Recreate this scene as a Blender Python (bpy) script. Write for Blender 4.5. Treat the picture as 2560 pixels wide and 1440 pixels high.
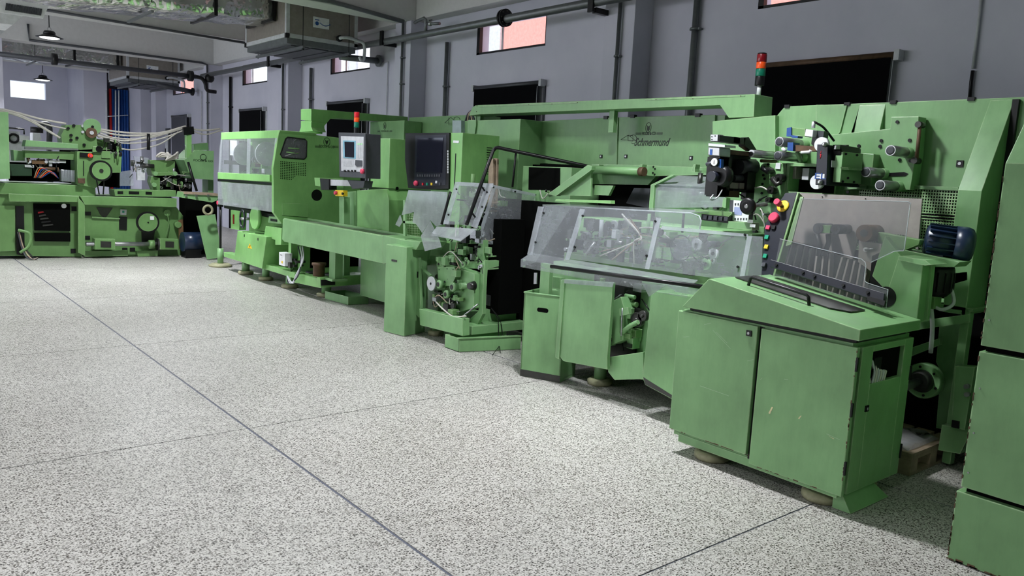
import bpy, math, random
from mathutils import Vector, Matrix
random.seed(7)
C = bpy.context.scene.collection
for o in list(bpy.data.objects): bpy.data.objects.remove(o)

# ---------------------------------------------------------------- camera, world, lights, exposure
H = 1.6
YAW, PITCH, ROLL, FPX = math.radians(39.73), math.radians(-7.99), math.radians(-2.95), 1978.0
FWD = Vector((math.sin(YAW)*math.cos(PITCH), math.cos(YAW)*math.cos(PITCH), math.sin(PITCH)))
RT = Vector((math.cos(YAW), -math.sin(YAW), 0)); DN = FWD.cross(RT)
R2 = math.cos(ROLL)*RT + math.sin(ROLL)*DN; D2 = -math.sin(ROLL)*RT + math.cos(ROLL)*DN
cam = bpy.data.objects.new('camera', bpy.data.cameras.new('camera')); C.objects.link(cam)
cam.data.sensor_width = 36; cam.data.lens = 36*FPX/2560; cam.data.clip_end = 200; cam.data.clip_start = 0.05
up, bk = -D2, -FWD
cam.matrix_world = Matrix(((R2.x, up.x, bk.x, 0), (R2.y, up.y, bk.y, 0), (R2.z, up.z, bk.z, H), (0, 0, 0, 1)))
bpy.context.scene.camera = cam
sc = bpy.context.scene
sc.view_settings.view_transform = 'Standard'; sc.view_settings.look = 'None'
sc.view_settings.gamma = 1.0; sc.view_settings.use_curve_mapping = False
sc.view_settings.exposure = 0.0

w = bpy.data.worlds.new('daylight'); sc.world = w; w.use_nodes = True
bg = w.node_tree.nodes['Background']; bg.inputs[0].default_value = (0.80, 0.90, 1.0, 1); bg.inputs[1].default_value = 1.7

def area(name, loc, rot, sx, sy, power, col, shape='RECTANGLE', spread=math.pi):
    l = bpy.data.lights.new(name, 'AREA'); l.shape = shape; l.size = sx
    if shape in ('RECTANGLE', 'ELLIPSE'): l.size_y = sy
    l.energy = power; l.color = col; l.spread = spread
    o = bpy.data.objects.new(name, l); C.objects.link(o); o.location = loc; o.rotation_euler = rot
    return o
LAMPS = [  # x, y, z, watts of light
    (2.93, 17.5, 3.74, 150), (4.0, 25.0, 3.53, 80), (3.0, 11.4, 3.8, 145), (3.1, 7.0, 3.8, 50),
    (3.45, 3.5, 3.8, 112), (-1.6, 4.2, 3.8, 50), (-1.8, 1.2, 3.8, 90), (-1.6, 8.5, 3.8, 90), (-1.6, 14.1, 3.8, 120), (-1.6, 17.5, 3.8, 120)]  # lamp closest to the near wall is added fill for the tall cabinet
for x, y, z, p in LAMPS:
    area('pendant_light', (x, y, z-0.02), (0, 0, 0), 0.30, 0.30, p, (0.93, 0.96, 1.0), 'DISK', math.radians(135))
# daylight from the big entrance opening at the far left and the high windows on the left side of the hall
area('entrance_daylight', (-6.0, 20.0, 2.2), (0, math.radians(-90), 0), 3.0, 6.0, 200, (0.72, 0.82, 1.0))
area('left_windows_daylight', (-7.5, 12.5, 3.0), (0, math.radians(-80), 0), 1.6, 12.0, 430, (0.93, 0.97, 1.0))
sun = bpy.data.objects.new('sun', bpy.data.lights.new('sun', 'SUN')); C.objects.link(sun); sun.data.energy = 4.0; sun.data.angle = math.radians(1); sun.data.color = (1.0, 0.95, 0.88)
sun.rotation_euler = (math.radians(12), math.radians(-42), 0)

# ---------------------------------------------------------------- helpers
def ray(x, y): return FWD + (x-1280)/FPX*R2 + (y-720)/FPX*D2
EYE = Vector((0, 0, H))
def PX(c, x, y): d = ray(x, y); return EYE + d*(c/d.x)
def PY(c, x, y): d = ray(x, y); return EYE + d*(c/d.y)
def PZ(c, x, y): d = ray(x, y); return EYE + d*((c-H)/d.z)
def PN(p0, n, x, y):
    d = ray(x, y); return EYE + d*((Vector(p0)-EYE).dot(n)/d.dot(n))
V = Vector
class M:
    def __init__(s): s.v = []; s.f = []; s.sm = []
    def poly(s, pts, off):
        """polygon pts extruded by off"""
        off = V(off); n = len(pts); b = len(s.v); pts = [V(p) for p in pts]
        nn = V((0, 0, 0))
        for i in range(n): nn += pts[i].cross(pts[(i+1) % n])
        if nn.dot(off) > 0: pts = pts[::-1]
        s.v += pts + [p+off for p in pts]
        s.f.append(tuple(range(b, b+n))); s.f.append(tuple(range(b+2*n-1, b+n-1, -1)))
        for i in range(n):
            j = (i+1) % n; s.f.append((b+i, b+n+i, b+n+j, b+j))
        s.sm += [False]*(n+2); return s
    def box(s, x0, x1, y0, y1, z0, z1):
        return s.poly([(x0, y0, z0), (x1, y0, z0), (x1, y1, z0), (x0, y1, z0)], (0, 0, z1-z0))
    def quad(s, p): b = len(s.v); s.v += [V(q) for q in p]; s.f.append(tuple(range(b, b+len(p)))); s.sm.append(False); return s
    def loft(s, rings, caps=True, smooth=True, closed=False):
        b = len(s.v); n = len(rings[0]); m = len(rings)
        for r in rings: s.v += [V(p) for p in r]
        for i in range(m if closed else m-1):
            k = (i+1) % m
            for j in range(n):
                jj = (j+1) % n
                s.f.append((b+i*n+j, b+i*n+jj, b+k*n+jj, b+k*n+j)); s.sm.append(smooth)
        if caps and not closed:
            s.f.append(tuple(range(b+n-1, b-1, -1))); s.f.append(tuple(range(b+(m-1)*n, b+m*n))); s.sm += [False]*2
        return s
    def cyl(s, p0, p1, r, r1=None, n=16, smooth=True):
        return s.lathe(p0, V(p1)-V(p0), [(0, r), (1, r if r1 is None else r1)], n, smooth)
    def lathe(s, p0, ax, prof, n=20, smooth=True):
        """prof: (t along ax as fraction, radius)"""
        p0 = V(p0); ax = V(ax); a = ax.normalized()
        u = a.orthogonal().normalized(); w_ = a.cross(u)
        rings = []
        for t, r in prof:
            r = max(r, 1e-4)
            rings.append([p0+ax*t+(u*math.cos(k*2*math.pi/n)+w_*math.sin(k*2*math.pi/n))*r for k in range(n)])
        return s.loft(rings, True, smooth)
    def tube(s, pts, r, n=8, closed=False):
        pts = [V(p) for p in pts]; rings = []; m = len(pts)
        u = None
        for i, p in enumerate(pts):
            a = pts[(i+1) % m]-pts[i-1] if (closed or 0 < i < m-1) else (pts[1]-pts[0] if i == 0 else pts[-1]-pts[-2])
            a = a.normalized() if a.length > 1e-9 else V((0, 0, 1))
            u = a.orthogonal().normalized() if u is None else (u-a*u.dot(a))
            if u.length < 1e-6: u = a.orthogonal()
            u = u.normalized(); w_ = a.cross(u)
            rr = r[i] if isinstance(r, (list, tuple)) else r
            rings.append([p+(u*math.cos(k*2*math.pi/n)+w_*math.sin(k*2*math.pi/n))*rr for k in range(n)])
        return s.loft(rings, True, True, closed)
    def ball(s, c, r, n=12, sq=(1, 1, 1)):
        c = V(c); rings = []
        for i in range(1, n//2):
            a = math.pi*i/(n//2)
            rings.append([c+V((math.sin(a)*math.cos(k*2*math.pi/n)*r*sq[0], math.sin(a)*math.sin(k*2*math.pi/n)*r*sq[1], -math.cos(a)*r*sq[2])) for k in range(n)])
        return s.loft(rings, True, True)
    def build(s, name, mat, parent=None, bevel=0, kind=None, label=None):
        root = parent
        while root is not None and root.parent is not None: root = root.parent
        o0 = root.location if root is not None else V((0, 0, 0))
        me = bpy.data.meshes.new(name); me.from_pydata([tuple(p-o0) for p in s.v], [], s.f); me.update()
        me.polygons.foreach_set('use_smooth', s.sm)
        o = bpy.data.objects.new(name, me); C.objects.link(o)
        me.materials.append(mat)
        if parent is not None: o.parent = parent
        if bevel:
            b = o.modifiers.new('edge', 'BEVEL'); b.width = bevel; b.segments = 2; b.limit_method = 'ANGLE'; b.angle_limit = math.radians(40)
        if kind: o['kind'] = kind
        if label: o['label'] = label
        return o
def thing(name, label, cat, loc=(0, 0, 0), group=None):
    o = bpy.data.objects.new(name, None); C.objects.link(o); o.location = loc; o.empty_display_size = 0.1
    o['label'] = label; o['category'] = cat
    if group: o['group'] = group
    return o
def tag(o, label, cat, group=None, kind=None):
    o['label'] = label; o['category'] = cat
    if group: o['group'] = group
    if kind: o['kind'] = kind
    return o
def fx(c, d, pts): return M().poly([PX(c, *p) for p in pts], (d, 0, 0))
def fy(c, d, pts): return M().poly([PY(c, *p) for p in pts], (0, d, 0))
def bez(pts, n=8):
    """Catmull-Rom through pts"""
    pts = [V(p) for p in pts]; out = []
    q = [pts[0]*2-pts[1]]+pts+[pts[-1]*2-pts[-2]]
    for i in range(1, len(q)-2):
        for k in range(n):
            t = k/n; a, b, c, d = q[i-1:i+3]
            out.append(0.5*((2*b)+(c-a)*t+(2*a-5*b+4*c-d)*t*t+(3*b-a-3*c+d)*t**3))
    return out+[pts[-1]]
def text(name, s, size, p, u, v, mat, parent, shear=0.0, depth=0.002, width=None, bold=0.0):
    c = bpy.data.curves.new(name, 'FONT'); c.body = s; c.size = size; c.extrude = depth/2; c.align_x = 'CENTER'; c.align_y = 'CENTER'
    c.shear = shear; c.resolution_u = 3; c.offset = bold
    t = bpy.data.objects.new(name+'_tmp', c); C.objects.link(t)
    bpy.context.view_layer.update()
    me = bpy.data.meshes.new_from_object(t.evaluated_get(bpy.context.evaluated_depsgraph_get()))
    bpy.data.objects.remove(t)
    u = V(u).normalized(); v = V(v).normalized(); n = u.cross(v)
    sx = 1.0
    if width:
        xs = [q.co.x for q in me.vertices]; sx = width/max(1e-6, max(xs)-min(xs))
    root = parent
    while root.parent is not None: root = root.parent
    for q in me.vertices: q.co = V(p)-root.location+u*q.co.x*sx+v*q.co.y+n*q.co.z
    me.name = name; me.materials.clear(); me.materials.append(mat)
    o = bpy.data.objects.new(name, me); C.objects.link(o); o.parent = parent
    return o

# ---------------------------------------------------------------- materials
def lin(c):
    return tuple(((x/255)/12.92 if x/255 <= 0.04045 else ((x/255+0.055)/1.055)**2.4) for x in c)+(1,)
def nodes(name):
    m = bpy.data.materials.new(name); m.use_nodes = True; nt = m.node_tree
    return m, nt, nt.nodes['Principled BSDF'], nt.nodes['Material Output']
def nd(nt, t, **k):
    n = nt.nodes.new(t)
    for a, b in k.items():
        if a in ('op',): n.operation = b
        elif a in n.inputs: n.inputs[a].default_value = b
        else: setattr(n, a, b)
    return n
def noise(nt, scale, detail=3, rough=0.5, coord='Object', vec=None, stretch=None):
    tc = nt.nodes.new('ShaderNodeNewGeometry') if coord == 'World' else nt.nodes.new('ShaderNodeTexCoord')
    src = tc.outputs['Position'] if coord == 'World' else tc.outputs['Object']
    if stretch:
        mp = nt.nodes.new('ShaderNodeMapping'); mp.inputs['Scale'].default_value = stretch; nt.links.new(src, mp.inputs[0]); src = mp.outputs[0]
    n = nt.nodes.new('ShaderNodeTexNoise'); n.inputs['Scale'].default_value = scale; n.inputs['Detail'].default_value = detail; n.inputs['Roughness'].default_value = rough
    nt.links.new(src, n.inputs['Vector']); return n
def ramp(nt, src, stops):
    r = nt.nodes.new('ShaderNodeValToRGB'); el = r.color_ramp.elements
    while len(el) < len(stops): el.new(0.5)
    for e, (p, c) in zip(el, stops): e.position = p; e.color = c if len(c) == 4 else (*c, 1)
    nt.links.new(src, r.inputs[0]); return r
def mixc(nt, fac, a, b):
    m = nt.nodes.new('ShaderNodeMix'); m.data_type = 'RGBA'
    for i, v_ in ((0, fac), (6, a), (7, b)):
        if hasattr(v_, 'is_output'): nt.links.new(v_, m.inputs[i])
        else: m.inputs[i].default_value = v_
    return m.outputs[2]
def bump(nt, bsdf, h, strength=0.2, dist=0.01):
    b = nt.nodes.new('ShaderNodeBump'); b.inputs['Strength'].default_value = strength; b.inputs['Distance'].default_value = dist
    nt.links.new(h, b.inputs['Height']); nt.links.new(b.outputs[0], bsdf.inputs['Normal'])
def paint(name, col, rough=0.38, wear=0.5, metal=0.0):
    m, nt, b, o = nodes(name); c = lin(col)
    n1 = noise(nt, 2.2, 4, 0.6, 'World'); n2 = noise(nt, 18, 6, 0.75, 'World', stretch=(1, 1, 0.22)); n3 = noise(nt, 9, 6, 0.75, 'World')
    dark = tuple(x*0.80 for x in c[:3])+(1,); light = tuple(min(1, x*1.13+0.006) for x in c[:3])+(1,)
    r1 = ramp(nt, n1.outputs[0], [(0.3, dark), (0.7, light)])
    grime = ramp(nt, n2.outputs[0], [(0.36, (0, 0, 0)), (0.56, (1, 1, 1))])
    k = mixc(nt, 0.15, r1.outputs[0], tuple(x*0.5 for x in c[:3])+(1,))
    base = mixc(nt, grime.outputs[0], k, r1.outputs[0])
    chip = ramp(nt, n3.outputs[0], [(0.735-0.02*wear, (0, 0, 0)), (0.745-0.02*wear, (1, 1, 1))])
    base = mixc(nt, chip.outputs[0], base, lin((176, 190, 150)))
    # worn light edges and painted edge highlights where the sheet metal is folded
    bv = nt.nodes.new('ShaderNodeBevel'); bv.samples = 4; bv.inputs['Radius'].default_value = 0.009
    gn = nt.nodes.new('ShaderNodeNewGeometry'); dt = nd(nt, 'ShaderNodeVectorMath', op='DOT_PRODUCT')
    nt.links.new(bv.outputs[0], dt.inputs[0]); nt.links.new(gn.outputs['Normal'], dt.inputs[1])
    em = ramp(nt, dt.outputs['Value'], [(0.90, (0.8, 0.8, 0.8)), (0.992, (0, 0, 0))])
    en = ramp(nt, noise(nt, 12, 4, 0.7, 'World').outputs[0], [(0.38, (0.15, 0.15, 0.15)), (0.6, (1, 1, 1))])
    eu = nt.nodes.new('ShaderNodeMath'); eu.operation = 'MULTIPLY'; nt.links.new(em.outputs[0], eu.inputs[0]); nt.links.new(en.outputs[0], eu.inputs[1])
    base = mixc(nt, eu.outputs[0], base, lin((190, 208, 168)))
    nt.links.new(base, b.inputs['Base Color'])
    rr = ramp(nt, n1.outputs[0], [(0.3, (rough-0.06,)*3), (0.7, (rough+0.1,)*3)])
    nt.links.new(rr.outputs[0], b.inputs['Roughness']); b.inputs['Metallic'].default_value = metal
    bump(nt, b, noise(nt, 7, 2, 0.4, 'World').outputs[0], 0.12, 0.02)
    return m
def plain(name, col, rough=0.5, metal=0.0, emit=0.0, var=0.12, spec=0.5):
    m, nt, b, o = nodes(name); c = lin(col) if max(col) > 1 else (*col, 1)
    n1 = noise(nt, 14, 4, 0.6, 'World')
    r1 = ramp(nt, n1.outputs[0], [(0.3, tuple(x*(1-var) for x in c[:3])+(1,)), (0.7, tuple(min(1, x*(1+var)) for x in c[:3])+(1,))])
    nt.links.new(r1.outputs[0], b.inputs['Base Color']); b.inputs['Roughness'].default_value = rough; b.inputs['Metallic'].default_value = metal; b.inputs['Specular IOR Level'].default_value = spec
    if emit: b.inputs['Emission Color'].default_value = c; b.inputs['Emission Strength'].default_value = emit
    return m
SAGE = paint('sage_green_machine_paint', (124, 168, 114))
LIME = paint('light_green_machine_paint', (128, 182, 108), 0.34, 0.2)
OLIVE = paint('olive_green_machine_paint', (102, 142, 84), 0.42, 0.6)
BLACK = plain('black_painted_steel', (12, 12, 14), 0.38, spec=0.35)
MATTEBLACK = plain('black_interior', (5, 6, 5), 0.9, spec=0.08)  # puts the shade of voids and openings into the colour
BLINDC = plain('black_blind_fabric', (8, 8, 11), 0.9, spec=0.08)
DKGREY = plain('dark_grey_plastic', (58, 60, 66), 0.45)
GREY = plain('light_grey_plastic', (190, 192, 196), 0.45)
WHITE = plain('white_plastic', (222, 224, 226), 0.4)
STEEL = plain('brushed_steel', (165, 166, 168), 0.32, 0.9)
DKSTEEL = plain('oily_dark_steel', (70, 70, 68), 0.35, 0.8)
IRON = plain('rusty_brown_steel', (92, 70, 52), 0.6, 0.3, var=0.35)
GALV = plain('galvanised_pipe', (108, 112, 114), 0.42, 0.55)
RED = plain('red_plastic', (196, 26, 40), 0.35)
PINK = plain('faded_red_plastic', (214, 62, 96), 0.35)
YELLOW = plain('yellow_plastic', (226, 190, 40), 0.4)
GREENB = plain('green_button_plastic', (20, 140, 108), 0.35)
ORANGE = plain('orange_lens_plastic', (236, 84, 26), 0.3)
REDLENS = plain('dark_red_lens_plastic', (120, 10, 22), 0.25)
GRNLENS = plain('green_lens_plastic', (12, 108, 84), 0.3)
BLUEM = plain('dark_blue_enamel', (24, 40, 66), 0.3)
BLUE = plain('blue_plastic', (22, 70, 140), 0.4)
NAVY = plain('navy_black_enamel', (20, 23, 36), 0.35)
SCREEN = plain('dark_screen_glass', (26, 27, 38), 0.12)
CABLE = plain('white_cable_sheath', (196, 192, 184), 0.5)
TAN = plain('tan_cable_sheath', (168, 148, 128), 0.5)
WOOD = plain('weathered_wood', (150, 132, 112), 0.7, var=0.25)
GREYSHEET = plain('worn_grey_board', (158, 150, 146), 0.5, var=0.1)
FOOTP = plain('grimy_cream_foot_paint', (150, 148, 118), 0.6, var=0.25)
BELT = plain('grey_green_belt', (92, 112, 84), 0.55)
PINKOUT = plain('pink_outside_render', (236, 150, 140), 0.8)
WHITEOUT = plain('white_outside_render', (235, 232, 235), 0.8)
AHU = plain('beige_grey_unit_panel', (138, 131, 124), 0.45, 0.1)
BROWN = plain('brown_belt', (110, 82, 52), 0.6)
LAMPWHITE = plain('lamp_diffuser', (255, 255, 255), 0.4, 0, 6.0, 0)
WALL, nt, b, o = nodes('lavender_grey_wall_paint')
n = noise(nt, 1.1, 5, 0.6, 'World'); n2 = noise(nt, 0.6, 6, 0.7, 'World', stretch=(1, 1, 0.5))
r = ramp(nt, n.outputs[0], [(0.3, lin((190, 190, 205))), (0.75, lin((206, 205, 218)))])
st = ramp(nt, n2.outputs[0], [(0.62, (0, 0, 0)), (0.8, (0.35, 0.35, 0.35))])
nt.links.new(mixc(nt, st.outputs[0], r.outputs[0], lin((150, 146, 140))), b.inputs['Base Color']); b.inputs['Roughness'].default_value = 0.6
bump(nt, b, noise(nt, 30, 3, 0.5, 'World').outputs[0], 0.05)
CEIL = plain('off_white_ceiling_paint', (196, 196, 196), 0.75, var=0.04)
# crumpled aluminium foil lagging
FOIL, nt, b, o = nodes('crumpled_foil')
n = noise(nt, 1.6, 4, 0.6, 'World', stretch=(0.9, 1, 0.7)); v_ = nd(nt, 'ShaderNodeTexVoronoi', feature='DISTANCE_TO_EDGE'); v_.inputs['Scale'].default_value = 1.5
mp = nt.nodes.new('ShaderNodeMapping'); tc = nt.nodes.new('ShaderNodeNewGeometry'); nt.links.new(tc.outputs['Position'], mp.inputs[0]); mp.inputs['Scale'].default_value = (1.3, 1, 0.8)
mixv = nd(nt, 'ShaderNodeVectorMath', op='ADD'); nt.links.new(mp.outputs[0], mixv.inputs[0]); nt.links.new(n.outputs[1], mixv.inputs[1]); nt.links.new(mixv.outputs[0], v_.inputs['Vector'])
b.inputs['Base Color'].default_value = lin((206, 207, 204)); b.inputs['Metallic'].default_value = 0.85; b.inputs['Roughness'].default_value = 0.2
bump(nt, b, v_.outputs['Distance'], 0.55, 0.2)
# terrazzo: grey-white cement with small dark chips
TERR, nt, b, o = nodes('terrazzo')
geo = nt.nodes.new('ShaderNodeNewGeometry')
def vor(scale, rnd=1.0, st=(1, 1, 1)):
    mp = nt.nodes.new('ShaderNodeMapping'); mp.inputs['Scale'].default_value = st; nt.links.new(geo.outputs['Position'], mp.inputs[0])
    v_ = nd(nt, 'ShaderNodeTexVoronoi', feature='F1'); v_.inputs['Scale'].default_value = scale; v_.inputs['Randomness'].default_value = rnd
    nt.links.new(mp.outputs[0], v_.inputs['Vector']); return v_
v1 = vor(78, 1.0, (1, 1.35, 1)); v2 = vor(150, 1.0, (1.3, 1, 1))
sep = nt.nodes.new('ShaderNodeSeparateColor'); nt.links.new(v1.outputs['Color'], sep.inputs[0])
sep2 = nt.nodes.new('ShaderNodeSeparateColor'); nt.links.new(v2.outputs['Color'], sep2.inputs[0])
chipc = ramp(nt, sep.outputs[0], [(0.0, lin((48, 45, 43))), (0.28, lin((80, 76, 72))), (0.48, lin((122, 116, 108))), (0.7, lin((188, 186, 180))), (1, lin((212, 210, 204)))])
chipm = ramp(nt, v1.outputs['Distance'], [(0.36, (1, 1, 1)), (0.46, (0, 0, 0))])
fine = ramp(nt, sep2.outputs[0], [(0.0, lin((112, 110, 106))), (0.3, lin((164, 161, 156))), (0.6, lin((205, 202, 197)))])
base = mixc(nt, chipm.outputs[0], fine.outputs[0], chipc.outputs[0])
big = ramp(nt, noise(nt, 0.45, 5, 0.65, 'World').outputs[0], [(0.3, (0.76, 0.755, 0.74)), (0.68, (1, 1, 1))])
mm = nt.nodes.new('ShaderNodeMix'); mm.data_type = 'RGBA'; mm.blend_type = 'MULTIPLY'; mm.inputs[0].default_value = 1
nt.links.new(base, mm.inputs[6]); nt.links.new(big.outputs[0], mm.inputs[7]); nt.links.new(mm.outputs[2], b.inputs['Base Color'])
b.inputs['Roughness'].default_value = 0.42
STRIP = plain('slate_divider_strip', (84, 88, 104), 0.5)
# clear acrylic with dust and scratches
def acrylic(name, tint, haze, rough=0.08):
    m = bpy.data.materials.new(name); m.use_nodes = True; nt = m.node_tree; nt.nodes.clear()
    out = nt.nodes.new('ShaderNodeOutputMaterial'); tr = nt.nodes.new('ShaderNodeBsdfTransparent'); tr.inputs[0].default_value = (*tint, 1)
    gl = nt.nodes.new('ShaderNodeBsdfGlossy'); gl.inputs['Roughness'].default_value = rough
    df = nt.nodes.new('ShaderNodeBsdfDiffuse'); df.inputs[0].default_value = (0.66, 0.69, 0.75, 1)
    tl = nt.nodes.new('ShaderNodeBsdfTranslucent'); tl.inputs[0].default_value = (0.7, 0.73, 0.78, 1); dm = nt.nodes.new('ShaderNodeMixShader'); dm.inputs[0].default_value = 0.45
    nt.links.new(df.outputs[0], dm.inputs[1]); nt.links.new(tl.outputs[0], dm.inputs[2]); df = dm
    fr = nt.nodes.new('ShaderNodeFresnel'); fr.inputs[0].default_value = 1.35
    n1 = noise(nt, 5, 6, 0.7, 'World', stretch=(1, 1, 0.6)); n2 = noise(nt, 60, 3, 0.6, 'World', stretch=(1, 0.15, 1))
    r1 = ramp(nt, n1.outputs[0], [(0.25, (haze*0.7,)*3), (0.8, (haze*1.3,)*3)])
    r2 = ramp(nt, n2.outputs[0], [(0.55, (0, 0, 0)), (0.8, (haze*0.25,)*3)])
    ad = nd(nt, 'ShaderNodeMath', op='ADD'); nt.links.new(r1.outputs[0], ad.inputs[0]); nt.links.new(r2.outputs[0], ad.inputs[1])
    m1 = nt.nodes.new('ShaderNodeMixShader'); nt.links.new(ad.outputs[0], m1.inputs[0]); nt.links.new(tr.outputs[0], m1.inputs[1]); nt.links.new(df.outputs[0], m1.inputs[2])
    m2 = nt.nodes.new('ShaderNodeMixShader'); nt.links.new(fr.outputs[0], m2.inputs[0]); nt.links.new(m1.outputs[0], m2.inputs[1]); nt.links.new(gl.outputs[0], m2.inputs[2])
    gb = nt.nodes.new('ShaderNodeNewGeometry'); t2 = nt.nodes.new('ShaderNodeBsdfTransparent'); m3 = nt.nodes.new('ShaderNodeMixShader')
    nt.links.new(gb.outputs['Backfacing'], m3.inputs[0]); nt.links.new(m2.outputs[0], m3.inputs[1]); nt.links.new(t2.outputs[0], m3.inputs[2])
    nt.links.new(m3.outputs[0], out.inputs[0]); return m
CLEAR = acrylic('dusty_clear_acrylic', (0.93, 0.95, 0.96), 0.30)
HAZY = acrylic('hazy_acrylic', (0.86, 0.88, 0.9), 0.55)
EDGE = acrylic('acrylic_edge', (0.8, 0.85, 0.88), 0.75, 0.2)
SMOKE = acrylic('smoked_acrylic', (0.66, 0.65, 0.63), 0.16)
PANE = acrylic('window_glass', (0.95, 0.96, 0.97), 0.03, 0.02)
# ================================================================ THE SETTING
def struct(m, name, mat, parent=None, bevel=0):
    return m.build(name, mat, parent, bevel, kind='structure' if parent is None else None)
XW, XP, ZB, ZC = 7.0, 6.7, 3.9, 4.75          # wall, pilaster front, beam underside, ceiling
PIL = [-3.06, 1.55, 6.19, 10.81, 15.33, 19.85, 24.4]  # near edge of each pilaster / beam along y
PW = 0.46
YF = 28.6
floor = struct(M().box(-9, XW+0.25, -6, YF+0.3, -0.14, -0.004), 'floor', STRIP)
xs = [-9, -6.03, -3.43, -0.83, 1.77, 4.37, XW]; ys = [-6, -3.23, -0.63, 1.985, 4.575, 7.19, 9.81, 12.43, 15.03, 17.63, 20.23, 22.83, 25.43, YF]
for i in range(len(xs)-1):
    for j in range(len(ys)-1):
        M().box(xs[i]+0.0075, xs[i+1]-0.0075, ys[j]+0.0045, ys[j+1]-0.0045, -0.005, 0.0).build('floor_slab', TERR, floor)
# right wall with window openings: built as bands around the openings
WIN = [(3.45, 4.83, 3.37, 3.85), (8.0, 9.5, 3.31, 3.74), (12.60, 14.10, 3.33, 3.76), (17.1, 18.55, 3.37, 3.82), (22.0, 23.8, 3.38, 3.8)]
LOW = [(3.30, 4.78), (8.05, 9.46), (12.67, 14.12), (17.26, 18.62), (22.4, 23.9)]
wm = M(); y = -6.0
wm.box(XW, XW+0.22, -6, YF, 0, 3.31); wm.box(XW, XW+0.22, -6, YF, 3.85, ZC)
for y0, y1, z0, z1 in WIN:
    wm.box(XW, XW+0.22, y, y0, 3.31, 3.85)
    if z0 > 3.312: wm.box(XW, XW+0.22, y0, y1, 3.31, z0)
    if z1 < 3.849: wm.box(XW, XW+0.22, y0, y1, z1, 3.85)
    y = y1
wm.box(XW, XW+0.22, y, YF, 3.31, 3.85)
wall_right = struct(wm, 'wall_right', WALL)
struct(M().box(-9.2, -9, -6, YF, 0, ZC), 'wall_left', WALL)
struct(M().box(-9, XW, -6.2, -6, 0, ZC), 'wall_near', WALL)
FW0 = PY(YF, 25, 200); FW1 = PY(YF, 115, 250)
fw = M(); a0, a1, c0, c1 = FW0.x, FW1.x, FW1.z, FW0.z
fw.box(-9, a0, YF, YF+0.2, 0, ZC); fw.box(a1, XW, YF, YF+0.2, 0, ZC); fw.box(a0, a1, YF, YF+0.2, 0, c0); fw.box(a0, a1, YF, YF+0.2, c1, ZC)
wall_far = struct(fw, 'wall_far', WALL)
struct(M().box(-9.2, XW+0.25, -6.2, YF+0.3, ZC, ZC+0.15), 'ceiling', CEIL)
for k, y in enumerate(PIL):
    struct(M().box(XP, XW, y, y+PW, 0, ZB), 'trim_pilaster', WALL, wall_right, 0.006)
    struct(M().box(-9, XW, y, y+PW, ZB, ZC), 'trim_%d' % (k+1), CEIL, None, 0.01)
for k in range(len(PIL)-1):
    struct(M().box(XP+0.08, XW, PIL[k]+PW, PIL[k+1], ZB+0.02, ZC), 'trim_%d' % (k+10), CEIL, None, 0.01)
# windows: frame, panes
for k, (y0, y1, z0, z1) in enumerate(WIN):
    t = thing('window_%d' % (k+1), 'x', 'x'); del t['label']; del t['category']; t['kind'] = 'structure'; t.location = (XW, y0, z0)
    f = M(); d0, d1 = XW+0.005, XW+0.06
    f.box(d0, d1, y0, y1, z0, z0+0.03); f.box(d0, d1, y0, y1, z1-0.03, z1); f.box(d0, d1, y0, y0+0.02, z0, z1); f.box(d0, d1, y1-0.06, y1, z0, z1)
    f.build('window_frame', BLACK, t)
    ym = (y0+y1)/2+0.2
    s = M().box(XW+0.03, XW+0.05, ym-0.012, ym+0.012, z0+0.03, z1-0.03); s.build('mullion', GREY, t)
    M().box(XW+0.035, XW+0.039, y0+0.02, ym-0.012, z0+0.03, z1-0.03).build('pane', PANE, t)
    M().box(XW+0.045, XW+0.049, ym+0.012, y1-0.06, z0+0.03, z1-0.03).build('pane', PANE, t)
t = M().box(a0, a1, YF+0.05, YF+0.055, c0, c1).build('window_6', PANE); t['kind'] = 'structure'
# outside, seen through the high windows
ob = thing('neighbouring_building', 'pink rendered building outside the high windows', 'building', (9.4, 4, 0))
M().box(13.0, 13.4, -4, 18.0, 0, 8).build('wall', PINKOUT, ob); M().box(13.0, 13.4, 18.0, 26.5, 0, 8.0).build('wall', WHITEOUT, ob); M().box(13.0, 13.4, 26.5, 38, 0, 4.4).build('wall', WHITEOUT, ob); M().box(13.0, 13.4, 38.0, 54, 0, 6.5).build('wall', PINKOUT, ob)
for yy in (16.55, 24.2):
    M().box(12.93, 13.0, yy, yy+.5, 4.3, 5.9).build('window', GREY, ob); M().box(12.90, 13.0, yy+.55, yy+1.0, 3.0, 8.0).build('pilaster', WHITEOUT, ob)
M().box(12.8, 13.0, -4, 16.5, 5.75, 5.9).build('ledge', WHITEOUT, ob); M().box(12.95, 13.0, 24.9, 25.3, 3.0, 8.0).build('pilaster', PINKOUT, ob)
for k in range(6): M().tube([V((13.1, 31+k*.6, 4.4)), V((13.1, 31.3+k*.6, 5.6-.1*k))], .05, 6).build('roof_truss', WHITEOUT, ob)

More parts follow.
